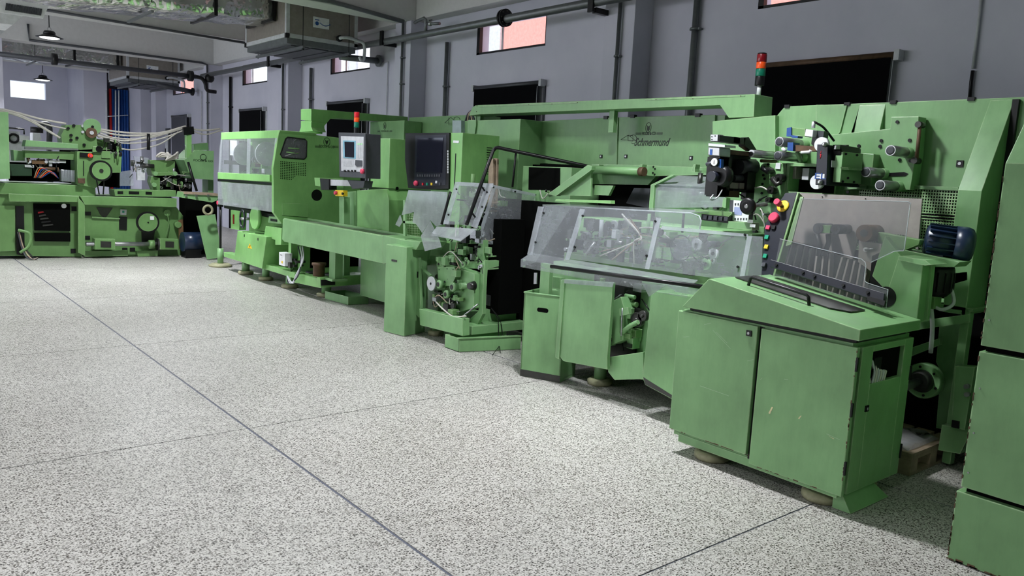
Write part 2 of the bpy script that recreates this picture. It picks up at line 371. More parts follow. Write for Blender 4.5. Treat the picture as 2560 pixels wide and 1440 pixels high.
# vertical pipes on the right wall
def wallpipe(y, z1, x, r, lab, clips=(), mat=GALV):
    t = thing('wall_pipe', lab, 'pipe', (x, y, 0.0))
    M().cyl((x, y, 0.02), (x, y, z1), r, n=12).build('pipe', mat, t)
    for z in clips:
        M().cyl((x, y, z-0.012), (x, y, z+0.012), r*1.5, n=12).build('pipe_clip', mat, t)
        M().box(x-0.01, (XP if x < XP else XW)-0.0005, y-r*1.9, y+r*1.9, z-0.01, z+0.01).build('pipe_clip', mat, t)
def yat(x, c, py=150): return PX(c, x, py).y
wallpipe(PX(6.66, 1545, 100).y, 3.62, 6.66, 0.022, 'grey vertical pipe on the pilaster left of the widest black blind', (3.0,))
wallpipe(PX(6.95, 1735, 100).y, 4.3, 6.95, 0.034, 'thick grey vertical pipe on the wall left of the red and green beacon', (3.25,))
wallpipe(PX(6.66, 1005, 150).y, 3.9, 6.66, 0.022, 'grey vertical pipe on the pilaster right of the hanging air unit', (2.95, 3.35))
wallpipe(PX(6.95, 1116, 150).y, 3.55, 6.95, 0.03, 'grey vertical drop pipe between pilaster and pink-lit window', (2.9,))
wallpipe(PX(6.66, 707, 220).y, 3.7, 6.66, 0.022, 'grey vertical pipe on the pilaster left of the tall feed duct', (2.7,))
wallpipe(PX(6.95, 777, 220).y, 3.5, 6.95, 0.032, 'grey vertical pipe on the wall below the front air unit', (2.9,))
wallpipe(PX(6.66, 519, 250).y, 3.9, 6.66, 0.022, 'thin grey pipe on the second pilaster from the far end', (3.0, 2.5))
wallpipe(PX(6.95, 576, 250).y, 3.6, 6.95, 0.032, 'dark vertical pipe left of the sky-lit high window', (2.9,), BLACK)
wallpipe(PX(6.66, 350, 270).y, 3.8, 6.66, 0.02, 'thin grey pipe on the pilaster beside the blue curtain', (3.0,))
# thin cable conduits
def conduit(pts, r, lab, mat=GREY):
    return tag(M().tube([V(p) for p in pts], r, 6).build('conduit', mat), lab, 'conduit')
c = tag(M().tube([PX(6.98, 2455, -20), PX(6.98, 2432, 172)], 0.012, 6).build('conduit', GREY), 'thin white conduit running down the wall above the rightmost machine', 'conduit')
tag(M().tube([PX(6.975, *p) for p in [(2432, 176), (2428, 205), (2423, 262)]], 0.014, 6).build('cable', BLACK), 'black cable hanging from the white conduit behind the rightmost machine', 'cable')
tag(M().tube([PX(6.98, *p) for p in [(948, 158), (970, 154), (966, 280), (965, 330)]], 0.008, 6).build('conduit', GREY), 'thin conduit bent down the wall right of the window under the air unit', 'conduit')
tag(M().tube([PX(6.98, *p) for p in [(485, 229), (504, 229), (504, 355)]], 0.01, 6).build('conduit', GREY), 'thin conduit bent down the wall near the farthest high window', 'conduit')
# long horizontal pipe along the wall
mp_ = thing('main_pipe', 'long thick galvanised pipe running along the wall under the high windows', 'pipe', (6.5, 10, 3.6))
pa, pb = PX(6.5, 505, 190), PX(6.5, 1560, -8); dd = (pb-pa)
M().cyl(pa, pb+dd*0.35, 0.05, n=16).build('pipe', GALV, mp_)
for px_, py_ in ((1262, 45),):
    q = PX(6.5, px_, py_); u = dd.normalized()
    M().cyl(q-u*0.035, q-u*0.008, 0.11, n=20).build('flange', BLACK, mp_); M().cyl(q+u*0.008, q+u*0.035, 0.11, n=20).build('flange', BLACK, mp_)
    for k in range(8):
        a = k*math.pi/4; e = V((math.cos(a)*0.085, 0, math.sin(a)*0.085)); M().cyl(q+e-u*0.05, q+e+u*0.05, 0.01, n=6).build('bolt', DKSTEEL, mp_)
for px_, py_ in ((1487, 5), (962, 95), (677, 152)):
    q = PX(6.5, px_, py_); bk_ = thing('pipe_bracket', {1487: 'black angle bracket carrying the wall pipe beside the widest blind', 962: 'black angle bracket carrying the pipe right of the air unit', 677: 'black angle bracket carrying the pipe beside the sky-lit window'}[px_], 'bracket', q, 'black brackets under the wall pipe')
    M().box(q.x, XW, q.y-0.03, q.y+0.03, q.z-0.12, q.z-0.06).build('arm', BLACK, bk_); M().box(q.x-0.07, q.x-0.04, q.y-0.04, q.y+0.04, q.z-0.12, q.z+0.10).build('upright', BLACK, bk_)
vp = thing('valve_branch', 'small pipe branch with elbow and tap valve over the wall pipe', 'valve', PX(6.45, 1065, 70))
base_ = PX(6.45, 1064, 78)
M().tube([base_, base_+V((0, 0, .16)), base_+V((0, .05, .19)), base_+V((0, .22, .17)), base_+V((0, .3, .15))], 0.022, 10).build('elbow_pipe', GALV, vp)
M().tube([base_+V((0, 0, .10)), base_+V((0.02, -.14, .09)), base_+V((0.04, -.3, .08))], 0.02, 10).build('branch_pipe', GALV, vp)
M().ball(base_+V((0.01, -.10, .095)), 0.036).build('valve_body', STEEL, vp); M().box(base_.x-.005, base_.x+.005, base_.y-.16, base_.y-.08, base_.z+.135, base_.z+.145).build('handle', BLACK, vp)
tag(M().tube([PY(PIL[3]-0.05, 690, -20), PY(PIL[3]-0.05, 825, 3), PY(PIL[3]-0.05, 1009, 54)], 0.032, 10).build('conduit_pipe', GALV), 'grey conduit along the lower edge of the beam above the front air unit', 'pipe')
tag(M().tube([PY(PIL[4]-0.03, 95, 22), PY(PIL[4]-0.03, 612, 107), PY(PIL[4]-0.03, 715, 122)], 0.022, 8).build('conduit_pipe', DKGREY), 'thin dark conduit along the second beam above the pendant lamp', 'pipe')
tag(M().tube([PY(PIL[5]-0.03, 70, 60), PY(PIL[5]-0.03, 73, 100), PY(PIL[5]-0.03, 505, 157), PY(PIL[5]-0.03, 518, 162), PY(PIL[5]-.03, 519, 200)], 0.026, 8).build('conduit_pipe', DKGREY), 'dark conduit along the third beam behind the pendant lamp', 'pipe')
lp = thing('hall_pipe', 'long dark pipe crossing the hall below the beams at the far end', 'pipe', (4, 20, 3.5))
q0, q1 = PY(19.3, -60, 128), PY(19.3, 490, 192)
M().cyl(q0, q1, 0.05, n=12).build('pipe', DKGREY, lp)
for px_, py_ in ((136, 148), (476, 190)):
    q = PY(19.3, px_, py_); M().cyl(q+V((-.05, 0, 0)), q+V((.05, 0, 0)), 0.12, n=16).build('flange', BLACK, lp)
M().tube(bez([q1, q1+V((.12, -.02, -.02)), q1+V((.2, -.03, -.12)), q1+V((.25, -.03, -.28)), q1+V((.45, -.03, -.3))], 4), 0.045, 10).build('elbow', BLACK, lp)
M().ball(q1+V((.3, -.03, 0)), 0.11).build('valve_body', BLACK, lp)
sp = thing('stub_pipe', 'short capped pipe sticking out under the front air unit', 'pipe', PX(6.4, 945, 150)); a, b_ = PY(12.2, 850, 142), PY(12.2, 944, 152)
M().cyl(a, b_, 0.05, n=14).build('pipe', GALV, sp); M().cyl(b_, b_+(b_-a).normalized()*0.03, 0.1, n=16).build('flange', GALV, sp)
sp = thing('stub_pipe', 'short capped pipe sticking out under the far air unit', 'pipe', PX(6.2, 480, 228)); a, b_ = PY(21.6, 440, 221), PY(21.6, 479, 229)
M().cyl(a-(b_-a)*1.2, b_, 0.06, n=14).build('pipe', DKGREY, sp); M().cyl(b_, b_+(b_-a).normalized()*0.05, 0.1, n=16).build('flange', BLACK, sp)

# black roller blinds over the lower windows
BL = [('widest black roller blind, behind the beacon light', (1908, 161), (2238, 126), 260), ('black roller blind above the long overhead cable duct', (1187, 216), (1350, 201), 262), ('black roller blind behind the green feed duct and beacon', (820, 255), (912, 248), 330), ('narrow black roller blind above the clear-hooded lime machine', (600, 273), (658, 269), 330), ('farthest grey-black roller blind behind the white cables', (430, 290), (470, 285), 400)]
for k, (lab, pl, pr, yb) in enumerate(BL):
    a, c_ = PX(6.93, *pl), PX(6.93, *pr); z1 = (a.z+c_.z)/2; y0, y1 = c_.y, a.y
    t = thing('roller_blind', lab, 'blind', (6.93, y0, 1.2), 'black roller blinds')
    M().cyl((6.93, y0, z1-.03), (6.93, y1, z1-.03), 0.032, n=12).build('roller_tube', DKGREY if k else IRON, t)
    M().box(6.905, 6.912, y0+0.02, y1-0.02, 1.2, z1-.03).build('blind_cloth', BLINDC if k < 4 else DKGREY, t)
    for yy in (y0-.05, y1+.0): M().box(6.90, XW-.001, yy, yy+.045, z1-.075, z1+.015).build('end_bracket', GREY, t)
    M().tube([(6.87, y0-.02, z1-.08), (6.87, y0-.02, 1.9)], 0.0035, 5).build('pull_cord', GREY, t)
    if k: M().box(6.98, XW-.001, y0-.05, y0-.02, 1.2, z1-.06).build('window_edge', DKGREY if k != 3 else WHITE, t)

# ---- ceiling services
def pendant(x, y, z, lab):
    t = thing('pendant_lamp', lab, 'lamp', (x, y, z), 'high bay pendant lamps')
    M().lathe((x, y, z), (0, 0, 0.06), [(0, 0.19), (0.12, 0.235), (0.5, 0.16), (1.0, 0.11)], 28).build('reflector', BLACK, t)
    M().lathe((x, y, z+0.055), (0, 0, 0.07), [(0, 0.10), (0.5, 0.105), (1.0, 0.085)], 24).build('heat_sink', BLACK, t)
    M().lathe((x, y, z-0.012), (0, 0, 0.015), [(0, 0.12), (1, 0.18)], 28).build('diffuser', LAMPWHITE, t)
    M().tube([V((x, y, z+.16))+V((math.cos(a)*0.03, 0, math.sin(a)*0.035)) for a in [k*math.pi/5 for k in range(10)]], 0.006, 5, True).build('hook_ring', STEEL, t)
    M().cyl((x, y, z+.19), (x, y, ZC), 0.008, n=6).build('suspension_cord', BLACK, t)
    return t
labs = ['high bay pendant lamp hanging in front of the third beam', 'farthest pendant lamp, beside the bright far window', 'pendant lamp over the aisle just before the front foil duct', 'pendant lamp over the aisle by the conveyor', 'pendant lamp over the aisle beside the front cabinet', 'pendant lamp over the left half of the hall, second from the near wall', 'added fill lamp over the left half of the hall, closest to the near wall', 'pendant lamp over the left half of the hall, third', 'pendant lamp over the left half of the hall, fourth', 'pendant lamp over the left half of the hall, farthest']
for (x, y, z, p), lab in zip(LAMPS, labs): pendant(x, y, z, lab)

def ahu(Y, c0, c1, cl, lab, zt=4.35):
    """hanging air unit: front face at y=Y between pixels c0 (near-left bottom corner) and c1 (right bottom corner)"""
    p0, p1 = PY(Y, *c0), PY(Y, *c1); x0, x1, zb = p0.x, p1.x, (p0.z+p1.z)/2
    pb_ = PX(x0, *cl); y1 = pb_.y
    t = thing('air_unit', lab, 'air conditioner', (x0, Y, zb))
    M().box(x0, x1, Y, y1, zb, zt).build('casing', AHU, t, 0.004)
    fr = M()
    for (xx, yy) in ((x0, Y), (x1-.05, Y), (x0, y1-.05)): fr.box(xx-.006, xx+.05, yy-.006, yy+.05, zb, zt)
    fr.box(x0-.006, x1, Y-.006, Y+.05, zb-.01, zb+.05); fr.box(x0-.006, x0+.05, Y, y1, zb-.01, zb+.05)
    fr.build('corner_frame', GREY, t)
    tr = M().box(x0+.02, x1-.02, Y+.02, y1-.02, zb-.10, zb-.005); tr.build('drain_tray', GALV, t, 0.003)
    tr = M(); nx = 3
    for k in range(nx):
        a = x0+.1+(x1-x0-.2)*k/nx; tr.box(a+.02, a+(x1-x0-.2)/nx-.02, Y+.1, y1-.1, zb-.115, zb-.098)
    tr.build('base_panel', DKGREY, t)
    for k, f_ in enumerate((0.2, 0.85)):
        xx = x0+(x1-x0)*f_
        M().box(xx-.02, xx+.02, Y-.10, y1+.12, zb-.155, zb-.116).build('support_rail', GALV, t)
        M().cyl((xx, Y-.06, zb-.17), (xx, Y-.06, ZC), 0.006, n=6).build('hanger_rod', BLACK, t); M().cyl((xx, y1+.06, zb-.17), (xx, y1+.06, ZC), 0.006, n=6).build('hanger_rod', BLACK, t)
        M().cyl((xx, Y-.06, zb-.18), (xx, Y-.06, zb-.13), 0.02, n=8).build('nut', BLACK, t)
    for xx, yy in ((x0-.015, Y-.015), (x0-.015, y1-.03)): M().box(xx, xx+.05, yy, yy+.05, zb-.02, zb+.05).build('corner_block', BLACK, t)
    pl = M().box(x0+(x1-x0)*.36, x0+(x1-x0)*.58, Y-.012, Y-.001, zb+.20, zb+.36).build('nameplate', WHITE, t)
    bl = M(); xx0 = x0+(x1-x0)*.38
    for k in range(9):
        a = k*.02; bl.box(xx0+.08+a, xx0+.1+a, Y-.014, Y-.011, zb+.27-.03*math.sin(k*.39)+(.0), zb+.282-.03*math.sin(k*.39))
    bl.box(xx0, xx0+.07, Y-.014, Y-.011, zb+.31, zb+.325); bl.lathe((xx0+.035, Y-.0115, zb+.265), (0, -.002, 0), [(0, .03), (1, .03)], 14)
    bl.build('logo', BLUE, pl)
    # drain pipe on the front right
    q = V((x1-.33, Y-.02, zb+.09))
    M().cyl(q+V((0, .02, 0)), q+V((0, -.02, 0)), .05, n=14).build('pipe_collar', BLACK, t)
    M().tube(bez([q, q+V((.02, -.06, .01)), q+V((.12, -.08, .02)), q+V((.28, -.08, -.0)), q+V((.38, -.08, -.02)), q+V((.41, -.08, -.1)), q+V((.40, -.08, -.26)), q+V((.36, -.08, -.30)), q+V((.32, -.08, -.24))], 5), 0.026, 10).build('drain_pipe', GREY, t)
    return x0, x1, y1, zb
A1 = ahu(11.9, (716, 90), (893, 119), (614, 117), 'front hanging air unit with drain pipe and small white nameplate')
A2 = ahu(22.1, (318, 190), (450, 212), (272, 205), 'far hanging air unit above the blue and red curtain')
def duct(x0, x1, y0, y1, z0, z1, lab, bands, droop=0.0):
    t = thing('foil_duct', lab, 'duct', (x0, y0, z0), 'foil wrapped air ducts')
    # wrinkled skin: grid on the four sides displaced a little
    rings = []; n = max(6, int((x1-x0)/0.22)); cs = []
    per = [(y0, z0), (y1, z0), (y1, z1), (y0, z1)]
    seg = 6
    for i in range(n+1):
        x = x0+(x1-x0)*i/n; ring = []
        dz = -droop*(x1-x)
        for s_ in range(4):
            (ya, za), (yb_, zb_) = per[s_], per[(s_+1) % 4]
            for k in range(seg):
                t_ = k/seg; yy = ya+(yb_-ya)*t_; zz = za+(zb_-za)*t_
                sag = -0.05*math.sin(math.pi*t_)*abs(math.sin(x*2.1))if s_ == 0 else 0
                ring.append(V((x, yy+random.uniform(-.022, .022), zz+sag+dz+random.uniform(-.022, .022))))
        rings.append(ring)
    M().loft(rings, True, True).build('foil_skin', FOIL, t)
    for xb in bands:
        M().box(xb-.025, xb+.025, y0-.03, y1+.03, z0-.045-droop*(x1-xb), z1+.01).build('joint_band', BLACK, t)
    for xb in [x0+(x1-x0)*k/3+.2 for k in range(3)]:
        M().box(xb-.02, xb+.02, y0-.15, y1+.1, z0-.095-droop*(x1-xb), z0-.065-droop*(x1-xb)).build('support_rail', GALV, t)
        M().cyl((xb, y0-.1, z0-.09), (xb, y0-.1, ZC), 0.006, n=6).build('hanger_rod', BLACK, t)
    return t
duct(-1.0, A1[0]-.02, 12.25, 13.3, A1[3]+.30, 4.5, 'near foil-wrapped duct feeding the front air unit', (A1[0]-.06, A1[0]-.95), .075)
duct(-1.0, A2[0]-.05, 22.5, 23.5, A2[3]+.30, 4.4, 'far foil-wrapped duct feeding the far air unit', (A2[0]-.12, A2[0]-1.1), .03)
# diffuser box with grille and white bulkhead top left
g = thing('air_grille', 'white supply grille with slanted vanes in the top left corner', 'vent', PY(12.0, 10, 15))
q = [PY(12.0, 8, 2), PY(12.0, 115, 19), PY(12.0, 105, 42), PY(12.0, 2, 26)]
M().poly([PY(12.0, 4, -6), PY(12.0, 122, 14), PY(12.0, 108, 46), PY(12.0, -8, 30)], (0, 0.03, 0)).build('grille_frame', WHITE, g)
for k in range(14):
    t_ = (k+.5)/14; a = q[0].lerp(q[1], t_*.86+.07); b_ = q[3].lerp(q[2], t_*.86+.07); a = a.lerp(b_, .2); b_ = b_.lerp(q[0].lerp(q[1], t_), .1)
    M().poly([a+V((-.012, -.014, 0)), a+V((.012, -.014, 0)), b_+V((.026, -.014, 0)), b_+V((.0, -.014, 0))], (0, .012, 0)).build('vane', DKGREY, g)
bk2 = thing('bulkhead', 'angular white duct bulkhead at the top left edge', 'duct', PY(14.2, 0, 60))
M().poly([PY(14.2, -80, 5), PY(14.2, 78, 22), PY(14.2, 32, 62), PY(14.2, -80, 50)], (0, .8, 0)).build('panel', WHITE, bk2)
M().poly([PY(15.3, -80, 55), PY(15.3, 30, 62), PY(15.3, -5, 92), PY(15.3, -80, 95)], (0, .6, 0)).build('panel', GREY, bk2)
# column at the left frame edge
cl = PY(PIL[5]-0.0, -60, 200); tag(M().box(PY(PIL[5], 8, 200).x-.55, PY(PIL[5], 8, 200).x, PIL[5], PIL[5]+.46, 0, ZB).build('column', WALL), 'grey concrete column at the left edge behind the machines', 'column')
# far corner: projecting wall, pier and red/blue strip curtain
struct(M().box(PY(26.3, 210, 250).x, PY(26.3, 268, 250).x, 26.3, YF, 0, ZC), 'trim_20', WALL)
struct(M().box(PX(6.5, 352, 280).x-.0, XW, PX(6.5, 352, 280).y, PX(6.5, 322, 280).y, 0, ZB), 'trim_21', WALL)
cu = thing('strip_curtain', 'tall curtain of blue strips with red edge strip', 'curtain', PY(26.4, 290, 320))
for k in range(7):
    xa, xb = 272+7*k, 278+7*k; c0_ = PY(26.4, xa, 222).x; c1_ = PY(26.4, xb+1, 222).x
    rings = [[V((c0_+(c1_-c0_)*t_, 26.4-.03*math.sin(t_*math.pi), z)) for t_ in (0, .25, .5, .75, 1)]+[V((c0_+(c1_-c0_)*t_, 26.43, z)) for t_ in (1, .5, 0)] for z in (0.3, 2.0, PY(26.4, 300, 224).z)]
    M().loft(rings).build('strip', plain('red_strip', (196, 30, 30), .5) if k == 0 else BLUE, cu)
for k, px_ in enumerate((266, 289, 297)):
    M().cyl(PY(26.3, px_, 226), PY(26.3, px_, 350), 0.02, n=8).build('rail', WHITE, cu)
M().cyl(PY(26.3, 268, 291), PY(26.3, 320, 288), 0.012, n=6).build('rail', WHITE, cu)
# ================================================================ RIGHT GROUP
def foot(p, r=0.12, h=0.13, parent=None, name='machine_foot', z0=0.0, mat=None):
    """round levelling foot: disc, post"""
    f = M().lathe((p[0], p[1], z0), (0, 0, 0.05), [(0, r*.92), (0.25, r), (0.7, r), (1, r*.75)], 24).build(name, mat or FOOTP, parent)
    M().cyl((p[0], p[1], z0+.05), (p[0], p[1], z0+h), r*.5, n=18).build('foot_post', SAGE, f)
    return f
def bolt(c, ax, r, parent, mat=None, name='bolt', l=None):
    c = V(c); a = V(ax).normalized(); l = l or r*.8
    M().cyl(c-a*.002, c+a*l, r, n=8).build(name, mat or BLACK, parent)
def latch(c, n_, parent, s=0.014):
    """small square black lock with round core; n_ outward normal axis"""
    c = V(c); a = V(n_)
    if abs(a.x) > .5: m = M().box(c.x-.006, c.x+.001, c.y-s, c.y+s, c.z-s, c.z+s)
    else: m = M().box(c.x-s, c.x+s, c.y-.006, c.y+.001, c.z-s, c.z+s)
    o = m.build('lock', BLACK, parent); M().cyl(c+a*.006, c+a*.010, s*.5, n=10).build('lock_core', STEEL, o)

# --- tall cabinet at the right edge
t = thing('tall_cabinet', 'tall green three-tier cabinet with rusty edges at the right edge of the view', 'cabinet', (3.7, 0, 0))
M().box(3.70, 4.5, 0.0, 1.30, 0.004, 0.325).build('base_door', SAGE, t, 0.004)
M().box(3.73, 4.5, 0.0, 1.27, 0.325, 1.02).build('body', MATTEBLACK, t)
M().box(3.70, 4.45, 0.0, 1.285, 0.348, 0.96).build('middle_door', SAGE, t, 0.004)
M().poly([(3.70, 1.283, 0.985), (3.70, 1.283, 1.76), (4.15, 1.283, 2.30), (4.9, 1.283, 2.30), (4.9, 1.283, .985)], (0, -1.28, 0)).build('top_hood', SAGE, t, 0.004)
rg = M()
for k in range(60):
    z = random.uniform(.02, .31) if k < 20 else random.uniform(.37, 1.7); s = random.uniform(.0015, .005)
    rg.box(3.6975, 3.701, 1.30-s-(0 if k < 20 else .015), 1.3005-(0 if k < 20 else .015), z, z+random.uniform(.005, .025))
for k in range(18):
    y = random.uniform(.95, 1.28); rg.box(3.6975, 3.7005, y, y+.03, .006, .006+random.uniform(.004, .012))
rg.build('rust_edge', IRON, t, kind='stuff')
for z in (.42, .60, .8, 1.1): bolt((3.7, 1.262, z), (-1, 0, 0), .004, t, STEEL, 'screw')

# --- rear enclosure (X=5.3)
XR = 5.3
e = thing('rear_enclosure', 'long green enclosure wall with slanted ribs behind the front cabinet, at right', 'machine', (XR, 0, 0))
top = [PX(XR, 1960, 263), PX(XR, 2560, 239)]
yl = PX(XR, 1937, 290).y
zt = 2.215
M().poly([(XR, -0.4, .0), (XR, -0.4, zt), (XR, PX(XR, 1962, 263).y, zt), (XR, yl, 2.13), (XR, yl, 1.25), (XR, 2.3, 1.25), (XR, 1.78, .95), (XR, 1.78, 0.95), (XR, 1.3, .95), (XR, 1.3, 0)], (1.2, 0, 0)).build('body', SAGE, e, 0.004)
# seam strips / door lines and hinges on top edge
for x_ in (1969, 2119, 2234, 2429):
    q = PX(XR, x_, 264-(x_-1969)*.037); M().box(XR-.012, XR+.02, q.y-.02, q.y+.02, zt-.012, zt+.01).build('hinge', BLACK, e)
M().poly([PX(XR-.012, 2040, 400), PX(XR-.012, 2040, 262), PX(XR-.012, 2117, 262), PX(XR-.012, 2100, 330)], (.011, 0, 0)).build('cover_panel', SAGE, e)
ribz = PX(5.0, 2398, 475).z
def rib(y0, y1, zb, xb=5.0, nm='rib'):
    M().poly([(XR, y0, zt-.01), (xb, y0, ribz), (xb, y0, zb), (XR+.05, y0, zb)], (0, y1-y0, 0)).build(nm, SAGE, e, 0.003)
rib(1.835, 1.965, 0.93)
rib(2.60, 2.78, 1.85, 5.17)
M().box(XR-.03, XR-.001, 1.80, 1.835, .95, 2.2).build('gap_strip', BLACK, e)
M().box(XR-.06, XR, .2, 1.70, .99, 1.50).build('door', SAGE, e, .003)
M().box(XR-.05, XR-.001, 1.97, 2.62, 1.46, 1.505).build('gap_strip', BLACK, e)
# perforated grille
gz0, gz1 = 1.23, PX(5.25, 2250, 470).z; gy0, gy1 = PX(5.25, 2395, 490).y, PX(5.25, 2150, 470).y
M().box(5.262, XR-.001, gy0, gy1, gz0, gz1).build('grille_backing', MATTEBLACK, e)
gm = M(); n = 38
for k in range(n+1):
    y = gy0+(gy1-gy0)*k/n; gm.box(5.25, 5.258, y-.0035, y+.0035, gz0, gz1)
k = gz0
while k <= gz1+.001: gm.box(5.249, 5.259, gy0, gy1, k-.0035, k+.0035); k += .0185
gm.build('perforated_grille', SAGE, e)
M().box(5.235, 5.262, gy0, gy1+.02, gz1, gz1+.02).build('grille_rim', SAGE, e)
latch(PX(XR-.001, 2400, 409), (-1, 0, 0), e, .02)
bolt(PX(XR, 2401, 409), (-1, 0, 0), .006, e, STEEL)
M().poly([PX(5.25, *p) for p in [(1781, 303), (1938, 288), (1938, 500), (1781, 490)]], (.6, 0, 0)).build('side_cover', SAGE, e, .003)
# raised plate with the four roller pins
pl = M().poly([PX(5.18, *p) for p in [(1990, 425), (1995, 345), (2225, 322), (2228, 292), (2297, 291), (2290, 385), (2275, 475), (2150, 472), (2030, 480)]], (.11, 0, 0)).build('roller_plate', SAGE, e, .003)
for p in ((2244, 305), (2204, 352), (2201, 366), (2275, 351), (2148, 365), (2250, 400), (2277, 402), (2120, 480)): bolt(PX(5.18, *p), (-1, 0, 0), .011, pl, BLACK)
M().tube([PX(5.16, 2300, 312), PX(5.16, 2291, 402)], .012, 8).build('rail', IRON, pl)
for p in ((2300, 312), (2290, 402)): M().cyl(PX(5.17, *p)-V((.03, 0, 0)), PX(5.17, *p)+V((.04, 0, 0)), .02, n=12).build('rail_end', DKSTEEL, pl)
M().poly([PX(5.175, *p) for p in [(2215, 433), (2260, 430), (2270, 434), (2262, 440), (2215, 441)]], (.01, 0, 0)).build('slot', BLACK, pl)
def pin(p, c, L=.26, r=.032, mat=GREY, parent=e, nm='roller_pin'):
    q = PX(c, *p); o = M().cyl(q, q+V((L, 0, 0)), r, n=20).build(nm, DKGREY if False else STEEL, parent)
    M().lathe(q-V((.004, 0, 0)), (.006, 0, 0), [(0, r*.6), (.3, r*.82), (1, r*.85)], 18).build('end_cap', DKGREY, o)
    M().cyl(q+V((L*.75, 0, 0)), q+V((L+.1, 0, 0)), r*1.08, n=20).build('collar', SAGE, o)
for p in ((2226, 376), (2164, 430), (2200, 463)): pin(p, 4.93)
for p in ((1948, 354), (1945, 389)): pin(p, 4.85, .34)
# frame work below: shelf beams, brackets and posts behind the motor
M().box(5.0, 5.3, 1.80, 2.55, .955, .975).build('shelf', SAGE, e)
M().poly([PX(5.0, 2320, 690), PX(5.0, 2418, 680), PX(5.0, 2418, 700), PX(5.0, 2320, 728)], (.02, 0, 0)).build('bracket', SAGE, e)
M().poly([PX(4.95, 2270, 806), PX(4.95, 2425, 785), PX(4.95, 2425, 806), PX(4.95, 2270, 828)], (.03, 0, 0)).build('cross_bar', SAGE, e)
M().poly([PX(5.2, 2275, 870), PX(5.2, 2350, 845), PX(5.2, 2350, 862), PX(5.2, 2275, 892)], (.03, 0, 0)).build('cross_bar', SAGE, e)
M().box(5.0, 5.06, 1.81, 1.86, .02, .96).build('post', SAGE, e, .003)
M().poly([PX(5.25, *p) for p in [(2350, 800), (2400, 795), (2400, 960), (2392, 1080), (2340, 1070), (2352, 930), (2340, 905)]], (.05, 0, 0)).build('side_plate', SAGE, e)
lp_ = M().poly([PX(4.9, *p) for p in [(2388, 915), (2437, 918), (2412, 1075), (2378, 1068)]], (.08, 0, 0)).build('lower_plate', SAGE, e)
M().poly([PX(4.89, *p) for p in [(2380, 1050), (2398, 1054), (2397, 1072), (2378, 1068)]], (.012, 0, 0)).build('opening', BLACK, lp_)
for p in ((2420, 965), (2421, 985)): M().cyl(PX(4.9, *p)-V((.03, 0, 0)), PX(4.9, *p), .014, n=10).build('bolt', STEEL, lp_)
M().poly([PX(4.95, *p) for p in [(2355, 1062), (2430, 1075), (2400, 1135), (2345, 1125)]], (.3, 0, 0)).build('base_block', SAGE, e)
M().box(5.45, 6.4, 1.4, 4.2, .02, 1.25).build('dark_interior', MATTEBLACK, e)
# bearing wheel on a shaft
wc = PX(5.05, 2296, 955)
M().lathe(wc+V((.05, 0, 0)), (.07, 0, 0), [(0, .105), (.1, .112), (.9, .112), (1, .105)], 32).build('hub_disc', SAGE, e)
M().lathe(wc+V((.0, 0, 0)), (.06, 0, 0), [(0, .055), (.5, .07), (1, .075)], 20).build('bearing', DKSTEEL, e)
M().cyl(wc-V((.22, -.02, 0.02)), wc+V((.02, 0, 0)), .026, n=14).build('shaft', STEEL, e)
for k in range(6):
    a = k*math.pi/3+.3; bolt(wc+V((.05, .09*math.cos(a), .09*math.sin(a))), (-1, 0, 0), .008, e)
# wooden pallet
pt = thing('pallet', 'small dusty wooden pallet on the floor behind the front cabinet', 'pallet', (4.65, 1.9, 0))
for k in range(4): M().box(4.62, 5.22, 1.88+.125*k, 1.98+.125*k, .115, .135).build('board', WOOD, pt)
for yy in (1.88, 2.28): M().box(4.62, 5.22, yy, yy+.08, .095, .114).build('stringer', WOOD, pt)
for xx in (4.62, 4.88, 5.13):
    for yy in (1.88, 2.28): M().box(xx, xx+.09, yy, yy+.08, .021, .094).build('block', WOOD, pt)
M().box(4.62, 5.22, 1.88, 1.96, .002, .02).build('board', WOOD, pt); M().box(4.62, 5.22, 2.28, 2.36, .002, .02).build('board', WOOD, pt)
tag(M().loft([[V((4.66+.08*i, 1.92+.4*j/5, .137+.035*abs(math.sin(i*1.3+j)))) for i in range(6)]+[V((5.06-.08*i, 1.92+.4*j/5, .1355)) for i in range(6)] for j in range(6)]).build('plastic_sheet', HAZY), 'crumpled plastic sheet lying on the wooden pallet', 'sheet')

# --- front cabinet with sloped lid
FX = 3.75
c = thing('front_cabinet', 'large scratched green cabinet with sloped lid on round feet, in front at right', 'cabinet', (FX, 1.85, 0))
M().box(FX, 4.36, 1.865, 2.91, .11, .875).build('body', SAGE, c, .003)
M().box(FX+.02, 4.30, 1.86, 2.88, .875, .895).build('lid_gap', BLACK, c)
d1 = M().box(FX-.03, FX-.002, 2.385, 2.925, .145, .868).build('door', SAGE, c, .004)
d2 = M().box(FX-.03, FX-.002, 1.825, 2.362, .10, .862).build('door', SAGE, c, .004)
M().box(FX-.006, FX-.001, 2.36, 2.387, .12, .865).build('door_gap', BLACK, c)
latch(PX(FX-.031, 1873, 833), (-1, 0, 0), d1, .016)
for z in (.25, .55, .78): M().box(FX-.034, FX-.02, 1.817, 1.826, z-.035, z+.035).build('hinge', BLACK, d2)
M().box(FX-.005, 4.36, 1.86, 2.87, .075, .125).build('plinth', SAGE, c, .002)
